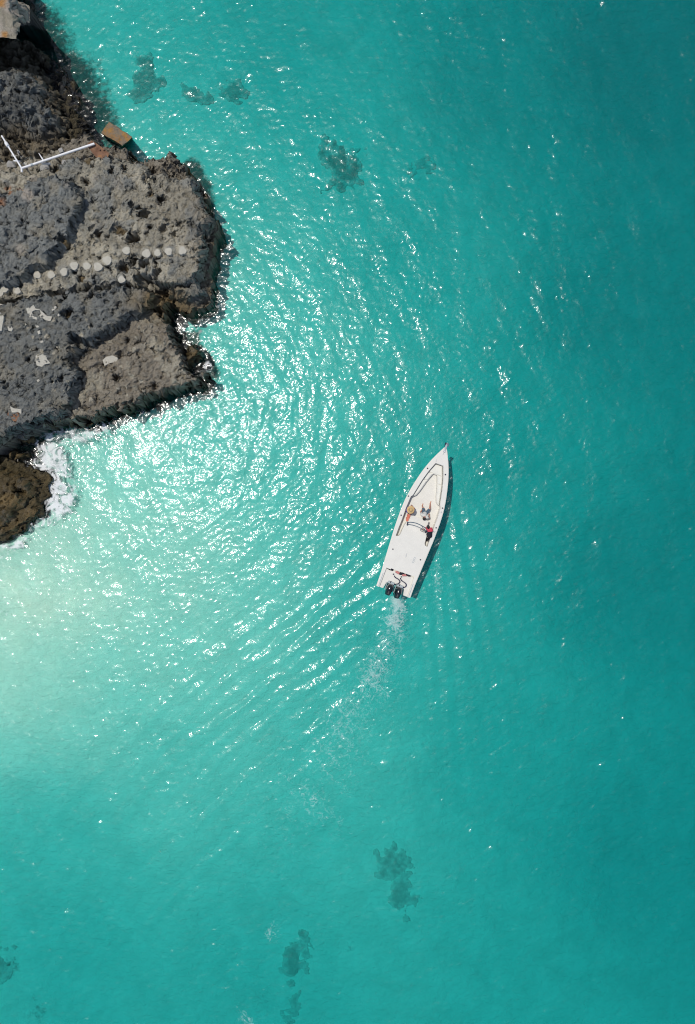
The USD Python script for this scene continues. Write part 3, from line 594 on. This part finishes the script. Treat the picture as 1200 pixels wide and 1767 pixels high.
obj('pipe_end', tube([A1 + (0, .02, .02), A1 + (0, -.22, -.02)], .06, 10), M_pipe, pf, smooth=40)
obj('coupling', tube([A1 + (A2 - A1) * .125, A1 + (A2 - A1) * .155], .082, 10), M_greyp, pf, smooth=40)
obj('coupling', tube([P(10, 246, 2.62), P(14, 252, 2.67)], .10, 10), M_pipe, pf, smooth=40)
obj('bracket', tube([P(67, 264, 2.3), P(76, 278, 2.75)], [.02, .06], 8), M_pipe, pf, smooth=40)
obj('bracket', to_tri(rbox(P(77, 281, 2.5) - (.16, .08, .05), P(84, 283.5, 2.55) + (.12, .06, .1), .03)), M_pipe, pf)
obj('bracket', tube([P(24, 277, 2.2), P(34, 278, 2.4)], .05, 8), M_pipe, pf)
def on_out(px, py, h0=1.4):
    h = h0
    for _ in range(3): c = P(px, py, h); h = max(height(OG, c[0], c[1]), height(HG, c[0], c[1]))
    return P(px, py, h)
def plank(a, b, w, t, label):
    pa, pb = on_out(*a), on_out(*b); z = max(pa[2], pb[2]) + .04; pa[2] = z; pb[2] = z; d = (pb - pa) / np.linalg.norm(pb - pa); n = np.array([-d[1], d[0], 0]) * w / 2; u = np.array([0, 0, t])
    m = to_tri(m3.Manifold.hull_points(np.array([p + s * n + k * u for p in (pa, pb) for s in (-1, 1) for k in (-2, 1)])))
    tag(obj('loose_board', m.subdivide(), M_board), label, 'board')
plank((29, 260), (41, 273), .22, .05, 'grey weathered board in the corner between the two white pipes')
plank((29, 277), (43, 274), .14, .05, 'short pale board crossing under the left white pipe')
plank((103, 262), (110, 260), .25, .08, 'small whitish slab just above the middle of the long white pipe')
for i, (px, py, r, lab) in enumerate(((62, 270, .24, 'rounded grey stone just left of the pipe bracket, above the long pipe'), (51, 279, .22, 'tan angular stone below the grey board in the pipe corner'), (78, 291, .38, 'large grey stone below the pipe bracket, half under the long pipe'),
        (44, 283, .16, 'small pale stone close to the pipe corner'), (112, 281, .22, 'grey stone beside the brown puddle below the long pipe'), (20, 285, .30, 'tan stone left of the pipe corner'), (13, 277, .18, 'small grey stone farthest left below the short pipe'))):
    q = np.random.default_rng(60 + i); p = q.standard_normal((16, 3)); p /= np.linalg.norm(p, axis=1)[:, None]
    c = on_out(px, py); tag(obj('loose_stone', stone(p * r * [1, .85, .6] + c + [0, 0, r * .2], 2, .02, i), M_cement if i in (1, 3) else M_board, smooth=40), lab, 'stone')

# dark rocks and weed patches on the sea floor
def bed_z(p): return -float(depth_at(np.array([[p[0]]]), np.array([[p[1]]]))[0, 0])
def drowned(name, poly, hgt, label, cat, seed=0, soft=.35, dark=1.0, group=None):
    """irregular low mound of rock or weed on the sand, thinning into it at its ragged edge"""
    w0 = PW(poly, -2.6); z = bed_z(w0.mean(0)); w0 = PW(poly, z); b0, b1 = w0.min(0) - 2.2 * soft - .4, w0.max(0) + 2.2 * soft + .4
    xs, ys = np.arange(b0[0], b1[0], .06), np.arange(b0[1], b1[1], .06); X, Y = np.meshgrid(xs, ys)
    d = sdf(w0, X + soft * 1.6 * (n2(X, Y, .8, 300 + seed, 3) - .5), Y + soft * 1.6 * (n2(X, Y, .8, 320 + seed, 3) - .5))
    n = n2(X, Y, .45, 340 + seed, 4)
    m = sstep(-soft, soft, d + soft * 3.4 * (n - .5))
    Z = bed_at(X, Y) + .03 + .45 * hgt * m * (.3 + .7 * n + .5 * n2(X, Y, .16, 390 + seed, 2)) - .16 * (1 - sstep(.0, .2, m))
    sand = np.array((.67, .645, .535)); c = lerp(np.zeros(X.shape + (3,)) + np.array((.050, .058, .050)), np.array((.17, .17, .13)), sstep(.38, .68, n2(X, Y, .22, 360 + seed, 3)))
    c = lerp(np.zeros(X.shape + (3,)) + sand, c, sstep(.02, 1.0, m * (.45 + 1.1 * n2(X, Y, .30, 380 + seed, 4))) * dark * .8)
    c4 = np.maximum.reduce([m[:-1, :-1], m[1:, :-1], m[:-1, 1:], m[1:, 1:]])
    # keep the piece that hangs together
    from scipy.ndimage import label as lab
    L, k = lab(c4 > .06); k = np.bincount(L.ravel())[1:].argmax() + 1
    tag(grid_mesh(numbered('/World', name), xs, ys, Z, M_rock, keep=L == k, attrs={'stone': c}), label, cat, group)
drowned('submerged_rock', [(243,100),(255,98),(262,115),(268,128),(281,138),(272,155),(256,165),(238,172),(228,162),(238,140),(244,125)], .35, 'dark boot-shaped rock under water, nearest the corner boulder', 'submerged rock', 1, .38, 0.62)
drowned('submerged_rock', [(318,152),(335,153),(348,158),(361,165),(358,176),(340,176),(322,168),(315,162)], .35, 'small dark oblong rock under water, middle of the three', 'submerged rock', 2, .36, 0.55)
drowned('submerged_rock', [(392,150),(408,145),(424,151),(420,163),(405,178),(392,176),(384,166)], .35, 'dark roundish rock under water, farthest right of the three', 'submerged rock', 3, .42, 0.5)
drowned('submerged_rock', [(563,258),(585,260),(608,262),(613,282),(615,310),(606,325),(588,330),(576,318),(572,295),(562,275)], .4, 'large dark reef patch under water, alone in open water above the boat', 'submerged rock', 4, .7, 0.7)
drowned('weed_patch', [(662,1478),(690,1475),(700,1492),(690,1508),(668,1506),(658,1492)], .15, 'dark round weed patch under water below the boat', 'weed patch', 5, .9, 0.55)
drowned('weed_patch', [(688,1535),(700,1528),(706,1545),(695,1560),(684,1550)], .15, 'faint weed patch under water just below the round one', 'weed patch', 6, .9, 0.45)
drowned('weed_patch', [(498,1648),(518,1620),(525,1640),(515,1668),(505,1690),(496,1672)], .15, 'narrow dark weed patch under water, middle of the bottom edge', 'weed patch', 7, .7, 0.5)
drowned('weed_patch', [(500,1728),(510,1725),(514,1748),(505,1762),(498,1748)], .15, 'small dark weed patch cut by the bottom edge of the view', 'weed patch', 8, .5, 0.45)
drowned('weed_patch', [(-20,1652),(4,1648),(12,1660),(5,1676),(-20,1684)], .15, 'dark weed patch at the left edge near the bottom', 'weed patch', 9, .8, 0.5)
drowned('weed_patch', [(716,285),(732,280),(740,290),(728,298),(716,296)], .1, 'very faint small patch under water right of the large reef patch', 'weed patch', 10, .5, 0.2)
# ------------------------------------------------------------------ the motorboat
# boat axes: x from the stern forward, y to port, z up from the waterline
BO = P(679, 1021.6, .9); BO[2] = 0.0
BROT = math.degrees(math.atan2(.941, .338))
bca, bsa = math.cos(math.radians(BROT)), math.sin(math.radians(BROT))
def B(u, v, z):  # v to starboard
    return np.array([BO[0] + u * bca + v * bsa, BO[1] + u * bsa - v * bca, z])
boat = thing('motorboat', 'long white open motorboat with twin black outboard engines heading to the upper right', 'motorboat', BO, BROT)
ST = np.array([(0, 1.09), (.8, 1.10), (1.7, 1.145), (3.1, 1.215), (4.0, 1.255), (4.8, 1.26), (5.6, 1.225), (6.3, 1.13), (7.0, .985), (7.6, .83), (8.2, .63), (8.8, .37), (9.2, .17), (9.46, .035)])
from scipy.interpolate import PchipInterpolator
hb = PchipInterpolator(ST[:, 0], ST[:, 1])
def sheer(m):
    v = np.array(m.vertices); v[:, 2] += .34 * np.clip(v[:, 0] / 9.5, 0, 1.1) ** 2.6 * np.clip((v[:, 2] - .1) / .8, 0, 1); m.vertices = v; return m
def fine(m, e=.35):
    m = m.copy(); m.merge_vertices(); return sheer(m.subdivide_to_size(e))
US = np.linspace(0, 9.46, 40)
def hull_loft():
    v, f = [], []; n = 11
    for u in US:
        w = float(hb(u)); k = 1 - sstep(6.5, 9.46, u) * .55; kz = -.42 + .9 * sstep(7.2, 9.5, u) ** 1.5
        sec = [(w, .90), (w * .985, .80), (w * (.93 * k + .02), .45), (w * .82 * k, .08 + .25 * (1 - k)), (w * .42 * k, -.2 + .25 * (1 - k) + kz * .3 + .1)]
        sec = sec + [(0, kz)] + [(-a, z) for a, z in sec[::-1]]
        v += [(u - .0, a, z) for a, z in sec]
    for i in range(len(US) - 1):
        for j in range(n):
            k = (j + 1) % n; f += [(i * n + j, (i + 1) * n + k, (i + 1) * n + j), (i * n + j, i * n + k, (i + 1) * n + k)]
    c0, c1 = len(v), len(v) + 1; v += [(0, 0, .4), (9.47, 0, .75)]; e = (len(US) - 1) * n
    for j in range(n):
        k = (j + 1) % n; f += [(c0, k, j), (c1, e + j, e + k)]
    m = trimesh.Trimesh(v, f, process=True); m.fix_normals(); return m
outl = Polygon([(u, float(hb(u))) for u in US] + [(u, -float(hb(u))) for u in US[::-1]])
notch = Polygon([(-.5, .66), (.02, .66), (.40, .585), (.46, .3), (.46, -.3), (.40, -.585), (.02, -.66), (-.5, -.66)])
op_half = [(8.35, 0), (8.35, .25), (7.74, .485), (7.1, .67), (6.05, .885), (5.9, .985), (5.2, 1.02), (4.4, 1.015), (3.9, 1.03), (3.32, 1.035), (3.37, .86), (3.50, .80), (4.18, .745), (4.44, .60), (4.85, .575), (4.85, 0)]
opening = Polygon(op_half + [(a, -b) for a, b in op_half[::-1]]).buffer(0)
opening = opening.buffer(-.03).buffer(.03)
well = Polygon([(-.2, -.93), (-.2, .93), (1.27, .90), (1.24, 0), (1.27, -.90)])
slot = Polygon([(1.21, -.90), (1.21, .62), (1.33, .62), (1.33, -.90)])
def M_of(tm): return m3.Manifold(m3.Mesh(np.asarray(tm.vertices, np.float32), np.asarray(tm.faces, np.uint32)))
def cut(poly, z0, z1): 
    g = trimesh.creation.extrude_polygon(poly, z1 - z0, engine='earcut'); g.apply_translation([0, 0, z0]); return M_of(g)
hull = M_of(hull_loft()) - cut(opening, .28, 2) - cut(notch, -2, 2) - cut(well, .74, 2) - cut(slot, .62, 2)
obj('hull', sheer(to_tri(hull)), M_white, boat, smooth=25)
deckp = outl.buffer(-.012).difference(opening).difference(notch).difference(well).difference(slot)
for g in getattr(deckp, 'geoms', [deckp]):
    if g.area > .05: obj('deck', fine(prism(g, .903, .935, .012)), M_deck, boat, smooth=25)
obj('cockpit_floor', fine(prism(opening.buffer(-.02), .285, .315)), M_deck, boat)
wl = well.intersection(outl).difference(notch.buffer(.02)).buffer(-.015)
obj('stern_well_floor', fine(prism(wl, .742, .765, .01)), M_deck, boat)
rr_ = [(u, float(hb(u)) + .006, .86) for u in np.linspace(.02, 9.44, 40)]
for s in (1, -1): obj('rub_rail', sheer(tube([(u, s * w, z) for u, w, z in rr_], .026, 6)), M_deck, boat, smooth=40)
# bow seating: three benches round the foredeck well
seat = opening.intersection(sbox(5.98, -2, 9, 2)).buffer(-.02)
inner = Polygon([(7.72, -.13), (7.72, .13), (7.16, .34), (6.45, .53), (6.12, .66), (5.98, .82), (5.5, .9), (5.5, -.9), (5.98, -.82), (6.12, -.66), (6.45, -.53), (7.16, -.34)]).buffer(.03).buffer(-.03)
bench = seat.difference(inner)
for g in getattr(bench, 'geoms', [bench]):
    if g.area > .05: obj('bow_bench', fine(prism(g, .30, .58)), M_deck, boat)
for region in (sbox(7.22, -.0, 7.70, 2), sbox(7.22, -2, 7.70, 0), sbox(7.74, -2, 9, 2), sbox(5.9, 0, 7.18, 2), sbox(5.9, -2, 7.18, 0)):
    g = bench.buffer(-.025).intersection(region).buffer(-.012).buffer(.0)
    for h in getattr(g, 'geoms', [g]):
        if h.area > .03: obj('cushion', fine(prism(h, .582, .66, .02)), M_cush, boat, smooth=25)
# console: raised block with a sloped dash, its forward seat and windscreen
cp = Polygon([(4.83, -.56), (4.83, .56), (4.45, .585), (4.19, .725), (3.52, .78), (3.36, .80), (3.36, -.80), (3.52, -.78), (4.19, -.725), (4.45, -.585)]).buffer(.02).buffer(-.02)
obj('console', fine(prism(cp.intersection(sbox(4.40, -2, 9, 2)), .937, 1.06, .03)), M_deck, boat, smooth=25)
obj('console_seat', fine(prism(sbox(4.86, -.44, 5.30, .50).buffer(.03), .30, .62, .03)), M_cush, boat, smooth=25)
scr = spline([(4.33, .64, 1.25), (4.43, .39, 1.42), (4.46, .10, 1.46), (4.44, -.14, 1.45), (4.38, -.44, 1.38), (4.31, -.66, 1.22)], 20)
low = spline([(4.22, .60, 1.06), (4.28, .36, 1.06), (4.30, .10, 1.06), (4.29, -.14, 1.06), (4.24, -.42, 1.06), (4.16, -.62, 1.06)], 20)
ws = np.vstack([scr, low]); wf = []
for i in range(19): wf += [(i, i + 1, 20 + i + 1), (i, 21 + i, 20 + i)]
th = np.vstack([ws, ws + [.012, 0, .004]]); wf2 = wf + [(c + 40, b + 40, a + 40) for a, b, c in wf]
obj('windscreen', sheer(trimesh.Trimesh(th, wf2, process=False)), M_glass, boat)
obj('windscreen_frame', sheer(tube(scr, .026, 8)), M_slate, boat, smooth=40)
obj('windscreen_frame', sheer(tube(low, .018, 8)), M_slate, boat, smooth=40)
for e in (0, -1): obj('windscreen_frame', sheer(tube([scr[e], low[e], low[e] - [.05, 0, .02]], .045, 8)), M_navy, boat, smooth=40)
wheel = trimesh.creation.torus(.17, .016, 24, 8); wheel.apply_transform(trimesh.transformations.rotation_matrix(math.radians(-60), [0, 1, 0])); wheel.apply_translation([4.20, -.42, 1.16]); obj('steering_wheel', sheer(wheel), M_dark, boat, smooth=40)
obj('steering_column', sheer(tube([(4.35, -.42, 1.0), (4.20, -.42, 1.16)], .03, 8)), M_greyp, boat)
# engines
def engine(v):
    p = []
    for u, w, z0, z1 in ((-.30, .12, .92, 1.10), (-.26, .165, .80, 1.22), (-.10, .205, .72, 1.34), (.10, .215, .70, 1.40), (.28, .19, .72, 1.38), (.38, .15, .78, 1.28), (.43, .10, .84, 1.12)):
        for k in range(16):
            a = 2 * np.pi * k / 16; p.append((u, v + w * np.sign(math.cos(a)) * abs(math.cos(a)) ** .7, (z0 + z1) / 2 + (z1 - z0) / 2 * math.sin(a)))
    m = to_tri(m3.Manifold.hull_points(np.array(p, float)));
    for _ in range(2): m = m.subdivide()
    m.merge_vertices(); trimesh.smoothing.filter_taubin(m, iterations=6); return m
for v in (.305, -.275):
    cw = obj('engine_cowling', engine(v), M_engine, boat, smooth=True)
    obj('cowling_vent', to_tri(rbox((-.2, v - .05, 1.345), (.0, v + .05, 1.372), .012)), M_dark, cw)
    obj('engine_leg', to_tri(rbox((-.12, v - .06, -.55), (.20, v + .06, .8), .04)), M_dark, boat)
    obj('propeller_housing', to_tri(m3.Manifold.batch_hull([m3.Manifold.sphere(.07, 12).translate([x, v, -.5]) for x in (-.22, .25)])), M_dark, boat)
    obj('engine_bracket', to_tri(rbox((.40, v - .20, .55), (.56, v + .20, .90), .03)), M_greyp, boat)
    for s in (-1, 1): obj('bracket_arm', to_tri(rbox((-.05, v + s * .235 - .02, .72), (.46, v + s * .235 + .02, .84), .015)), M_greyp, boat)
    obj('tilt_lever', tube([(.47, v + .05, .88), (.58, v + .06, .96)], .025, 8), M_navy, boat)
for pts in ([(.96, .27), (.87, .12), (.83, -.06), (.74, -.15), (.60, -.12), (.50, .02), (.40, .12)], [(.96, -.14), (.84, -.24), (.79, -.42), (.70, -.585), (.57, -.60), (.47, -.50), (.38, -.42)]):
    obj('rigging_hose', tube(spline([(a, b, .80 + .15 * math.sin(i / 6 * 3.1)) for i, (a, b) in enumerate(pts)], 30), .032, 8), M_navy, boat, smooth=40)
for u, v in ((1.03, -.35), (1.04, .17)): c = trimesh.creation.cylinder(.045, .06, sections=14); c.apply_translation([u, -v, .79]); obj('hose_gland', c, M_navy, boat)
for s in (-1, 1): obj('gunwale_trim', to_tri(rbox((.06, s * .985 - .02, .936), (.9, s * .985 + .02, .95), .006)), M_greyp, boat)
# deck fittings
for u, v in ((7.87, -.61), (7.88, .55), (5.88, -1.13), (4.62, -1.15), (5.89, 1.09), (4.62, 1.14), (2.48, -.92), (2.44, .90)):
    c = trimesh.creation.cylinder(.045, .03, sections=14); c.apply_translation([u, -v, .945]); r = obj('rod_holder', sheer(c), M_navy, boat)
for u, v in ((5.62, 1.10), (4.36, 1.14), (2.46, -.02), (2.33, -.02), (8.5, -.27)):
    c = to_tri(rbox((u - .05, -v - .025, .93), (u + .05, -v + .025, .97), .012)); obj('cleat', sheer(c), M_steel, boat)
for a, b in (((2.10, .48), (2.48, .50)), ((2.10, .56), (2.48, .58))): obj('hatch_rim', to_tri(rbox((a[0], -b[1], .935), (b[0], -a[1], .947), .005)), M_greyp, boat)
for u in (2.10, 2.22, 2.34, 2.46): obj('hatch_rim', to_tri(rbox((u, -.56, .936), (u + .02, -.50, .948), .005)), M_greyp, boat)
# anchor on the stem roller, chain and ring on the foredeck
zf = 1.25
obj('bow_roller', to_tri(m3.Manifold.batch_hull([m3.Manifold.sphere(.03, 8).translate([u, y, zf]) for u, y in ((9.15, .05), (9.15, -.05), (9.62, .03), (9.62, -.03))])), M_steel, boat)
obj('anchor_shank', tube([(9.25, 0, zf + .05), (9.62, .02, zf + .06), (9.75, .0, zf - .05)], .025, 8), M_greyp, boat)
for s in (-1, 1): obj('anchor_fluke', to_tri(m3.Manifold.hull_points(np.array([(9.72, 0, zf), (9.74, s * .13, zf - .04), (9.48, s * .12 - .03, zf - .2), (9.70, s * .03, zf - .08), (9.72, s * .10, zf)], float))), M_steel if s < 0 else M_navy, boat)
obj('anchor_chain', tube(spline([(9.25, 0, zf + .04), (9.1, .0, zf), (8.93, .03, 1.21), (8.86, .10, 1.2)], 16), .016, 6), M_greyp, boat)
ring = trimesh.creation.torus(.07, .014, 18, 6); ring.apply_translation([8.90, .11, 1.205]); obj('chain_ring', ring, M_steel, boat)

# bundles lying loose on the boat
def bundle(name, u0, v0, u1, v1, z, r, mat, label, cat, seed):
    q = np.random.default_rng(seed); n = 7
    p = [B(u0 + (u1 - u0) * t, v0 + (v1 - v0) * t, z) + q.normal(0, .012, 3) for t in np.linspace(0, 1, n)]
    m = m3.Manifold.batch_boolean([m3.Manifold.sphere(r * q.uniform(.75, 1.15), 12).scale([1.25, 1, .7]).translate(x.tolist()) for x in p], m3.OpType.Add)
    m = to_tri(m.refine_to_length(.03)); trimesh.smoothing.filter_taubin(m, iterations=8)
    pp = np.array(m.vertices); m.vertices = pp + (np.stack([meshkit.noise(pp * 22 + 7 * k, seed) for k in range(3)], 1) - .5) * .035
    tag(obj(name, m, mat, smooth=60), label, cat)
bundle('folded_cloth', 1.30, -.86, 1.25, -.50, .78, .075, M_black, 'black folded cloth at the port end of the stern step', 'cloth', 1)
bundle('cloth_bundle', 1.22, -.22, 1.22, -.04, .85, .06, M_pink, 'pink cloth bundle on the stern step, nearest the middle, left of the black one', 'bundle', 2)
bundle('cloth_bundle', 1.24, .00, 1.23, .20, .86, .075, M_black, 'black cloth bundle on the stern step between two pink ones', 'bundle', 3)
bundle('cloth_bundle', 1.19, .24, 1.24, .36, .86, .065, M_pink, 'pink cloth bundle at the starboard side of the stern step', 'bundle', 4)
bundle('folded_cloth', 1.27, .40, 1.29, .60, .86, .07, M_black, 'black folded cloth at the starboard end of the stern step', 'cloth', 5)
bundle('coral_towel', 4.86, -.67, 4.47, -.64, .50, .09, M_coral, 'coral red towel hanging beside the port front corner of the console', 'towel', 6)
# ------------------------------------------------------------------ people
def limbs(chains, edge=.028, it=8):
    """one continuous skin: hulls of spheres along joints (point, radius)"""
    parts = []
    for ch in chains:
        for (p, r), (q, s) in zip(ch[:-1], ch[1:]):
            parts.append(m3.Manifold.batch_hull([m3.Manifold.sphere(r, 14).translate(list(map(float, p))), m3.Manifold.sphere(s, 14).translate(list(map(float, q)))]))
    m = to_tri(m3.Manifold.batch_boolean(parts, m3.OpType.Add).refine_to_length(edge))
    m.merge_vertices(); trimesh.smoothing.filter_taubin(m, iterations=it); return m
def unit(v): v = np.asarray(v, float); return v / (np.linalg.norm(v) + 1e-9)
def hand_chains(wrist, d, side):
    """palm, four unequal bent fingers and a thumb from its side"""
    d = unit(d); up = np.array([0, 0, 1.0]); s = unit(np.cross(d, up)) if abs(d[2]) < .95 else np.array([1., 0, 0]); n = np.cross(s, d); out = []
    palm = wrist + d * .085
    for k, L in ((-1.5, .060), (-.5, .075), (.5, .080), (1.5, .068)):
        b = palm + s * k * .019
        out.append([(wrist, .026), (b, .013)])
        t1 = b + d * L * .55 - n * .008; out.append([(b, .0105), (t1, .0095), (t1 + d * L * .45 - n * .028, .008)])
    tb = wrist + d * .03 + s * side * .026
    t1 = tb + d * .032 + s * side * .028; out.append([(wrist, .024), (tb, .014), (t1, .011), (t1 + d * .026 - n * .01, .009)])
    return out
def person(label, j, top, legs_cloth, hat=None, hair=M_hair, extra=None, head_dir=None, short=True, bare_arms=True, high=False, sleeves_on=True):
    """j: joints in world space: head, neck, chest, pelvis, and per side sh, el, wr, hip, kn, an, toe"""
    t = thing('person', label, 'person', j['pelvis'] * [1, 1, 0])
    o = -(j['pelvis'] * [1, 1, 0])
    J = {k: (np.asarray(v) + o if not isinstance(v, dict) else {a: np.asarray(b) + o for a, b in v.items()}) for k, v in j.items()}
    tor, ch = [], []
    tor = [[(J['pelvis'], .125), (J['chest'], .125)], [(J['chest'], .12), (J['neck'], .07)]]
    hd, nk = J['head'], J['neck']; fd = unit(head_dir if head_dir is not None else (1, 0, 0)); upv = unit(hd - nk)
    fd = unit(fd - upv * fd.dot(upv)); sd = np.cross(upv, fd)
    ch.append([(nk, .055), (hd - upv * .06, .058)])
    ch.append([(hd - upv * .03 + fd * .02, .078), (hd + upv * .045 - fd * .012, .092)])
    ch.append([(hd - upv * .085 + fd * .055, .038), (hd - upv * .02 + fd * .03, .07)])
    ch.append([(hd + fd * .092 + upv * .012, .010), (hd + fd * .108 - upv * .018, .016)])                      # nose
    for s in (-1, 1): ch.append([(hd + sd * s * .085 + upv * .012, .018), (hd + sd * s * .088 - upv * .02, .013)])   # ears
    sleeves, trews = [], []
    for k in ('L', 'R'):
        a = J[k]
        tor.append([(J['chest'], .115), (a['sh'], .065)]); tor.append([(J['pelvis'], .12), (a['hip'], .10)])
        ch += [[(a['sh'], .055), (a['el'], .042), (a['wr'], .028)]]
        ch += hand_chains(a['wr'], a['wr'] - a['el'], 1 if k == 'L' else -1)
        ch += [[(a['hip'], .088), (a['kn'], .058), (a['an'], .038)], [(a['an'], .04), (a['an'] + (a['toe'] - a['an']) * .1 + [0, 0, -.03], .036), (a['toe'], .026)]]
        sleeves.append([(a['sh'], .072), (a['sh'] + (a['el'] - a['sh']) * (.45 if bare_arms else 1.0), .062 if bare_arms else .052)] + ([] if bare_arms else [(a['wr'], .038)]))
        trews.append([(a['hip'], .108), (a['kn'] + (a['hip'] - a['kn']) * (.25 if short else 0), .082 if short else .07)] + ([] if short else [(a['an'] + (a['kn'] - a['an']) * .1, .055)]))
    body = obj('body', limbs(tor + ch, .022), M_skin, t, smooth=True)
    tt = [[(J['chest'] - (J['chest'] - J['pelvis']) * .85, .145), (J['chest'], .148)], [(J['chest'], .145), (nk - upv * .03, .082)]] + [[(J['chest'], .135), (J[k]['sh'], .078)] for k in 'LR'] + sleeves
    if top is not None: obj('top', limbs(tt, .03), top, t, smooth=True)
    pp = [[(J['pelvis'] + (J['chest'] - J['pelvis']) * (.75 if high else .15), .152 if high else .142), (J['pelvis'], .145)]] + [[(J['pelvis'], .138), (J[k]['hip'], .118)] for k in 'LR'] + trews
    if legs_cloth is not None: obj('shorts' if short else 'trousers', limbs(pp, .03), legs_cloth, t, smooth=True)
    for s in (-1, 1):
        e = trimesh.creation.icosphere(2, .013); e.apply_translation(hd + fd * .080 + sd * s * .034 + upv * .02); eo = obj('eye', e, M_eye, t)
        e = trimesh.creation.icosphere(1, .007); e.apply_translation(hd + fd * .090 + sd * s * .034 + upv * .02); obj('pupil', e, M_hair, eo)
    obj('mouth', tube([hd + fd * .086 - upv * .058 + sd * .022, hd + fd * .095 - upv * .058, hd + fd * .086 - upv * .058 - sd * .022], .007, 6), M_lip, t)
    if hair is not None:
        hm = limbs([[(hd + upv * .052 - fd * .022, .101), (hd - fd * .035 - upv * .01, .090)], [(hd - fd * .045 + upv * .02, .088), (hd - fd * .05 - upv * .06, .055)]], .02, 4)
        obj('hair', hm, hair, t, smooth=True)
    if hat is not None:
        prof = [(0, .15), (.05, .148), (.085, .125), (.10, .07), (.105, .02), (.15, .005), (.20, -.01), (.235, -.012), (.236, -.004), (.20, .0), (.11, .03), (.0, .14)]
        hmesh = trimesh.creation.revolve(np.array(prof)[::-1], sections=28); R = np.eye(4); R[:3, :3] = np.stack([fd, sd, upv], 1); hmesh.apply_transform(R); hmesh.apply_translation(hd + upv * .04)
        ho = obj('straw_hat', hmesh, hat, t, smooth=35)
        band = trimesh.creation.annulus(.098, .108, .03, sections=28); band.apply_transform(R); band.apply_translation(hd + upv * .085); obj('hat_band', band, M_board, ho)
    return t
def dirB(u, v, z=0): return np.array([u * bca + v * bsa, u * bsa - v * bca, z])
FZ = .315
# 1: standing by the port side in a straw hat
person('person standing at the port side in a broad straw hat, bare shoulders, violet swimwear', dict(
    head=B(5.10, -.80, 1.86), neck=B(5.10, -.82, 1.70), chest=B(5.10, -.83, 1.50), pelvis=B(5.09, -.86, 1.17),
    R=dict(sh=B(4.93, -.80, 1.60), el=B(4.86, -.70, 1.34), wr=B(4.97, -.56, 1.26), hip=B(5.00, -.86, 1.10), kn=B(5.00, -.83, .72), an=B(4.98, -.84, .39), toe=B(5.02, -.67, .345)),
    L=dict(sh=B(5.28, -.82, 1.60), el=B(5.40, -.78, 1.36), wr=B(5.32, -.62, 1.28), hip=B(5.18, -.86, 1.10), kn=B(5.19, -.83, .72), an=B(5.19, -.85, .39), toe=B(5.22, -.68, .345))),
    None, M_violet, hat=M_straw, head_dir=dirB(.2, 1))
# 2: sitting in front of the console, leaning back, legs towards the bow
person('person sitting before the console, dark hair, white top, slate shorts, bare legs towards the bow', dict(
    head=B(4.93, .22, 1.30), neck=B(5.00, .21, 1.15), chest=B(5.07, .20, .98), pelvis=B(5.24, .20, .74),
    R=dict(sh=B(5.02, .40, 1.06), el=B(5.06, .55, .85), wr=B(5.22, .50, .72), hip=B(5.30, .30, .73), kn=B(5.60, .40, .74), an=B(5.92, .36, .40), toe=B(6.08, .36, .345)),
    L=dict(sh=B(5.08, .01, 1.06), el=B(5.22, -.08, .86), wr=B(5.38, -.04, .80), hip=B(5.32, .10, .73), kn=B(5.52, -.02, .80), an=B(5.62, -.06, .40), toe=B(5.78, -.06, .345))),
    M_wcloth, M_slate, head_dir=dirB(1, .1))
# 3: at the helm on the starboard side, leaning forward over the wheel
person('person leaning forward to the helm at the starboard side, red top, black trousers', dict(
    head=B(4.50, .60, 1.56), neck=B(4.44, .67, 1.46), chest=B(4.36, .75, 1.36), pelvis=B(4.06, .90, 1.15),
    R=dict(sh=B(4.36, .88, 1.44), el=B(4.50, .86, 1.22), wr=B(4.42, .66, 1.20), hip=B(4.02, .95, 1.10), kn=B(3.86, .96, .74), an=B(3.66, .93, .40), toe=B(3.80, .93, .345)),
    L=dict(sh=B(4.36, .62, 1.42), el=B(4.40, .52, 1.24), wr=B(4.30, .46, 1.20), hip=B(4.06, .80, 1.10), kn=B(4.18, .84, .74), an=B(4.00, .88, .40), toe=B(4.16, .88, .345))),
    M_red, M_black, short=False, high=True, head_dir=dirB(1, -.4, -.3), bare_arms=False)
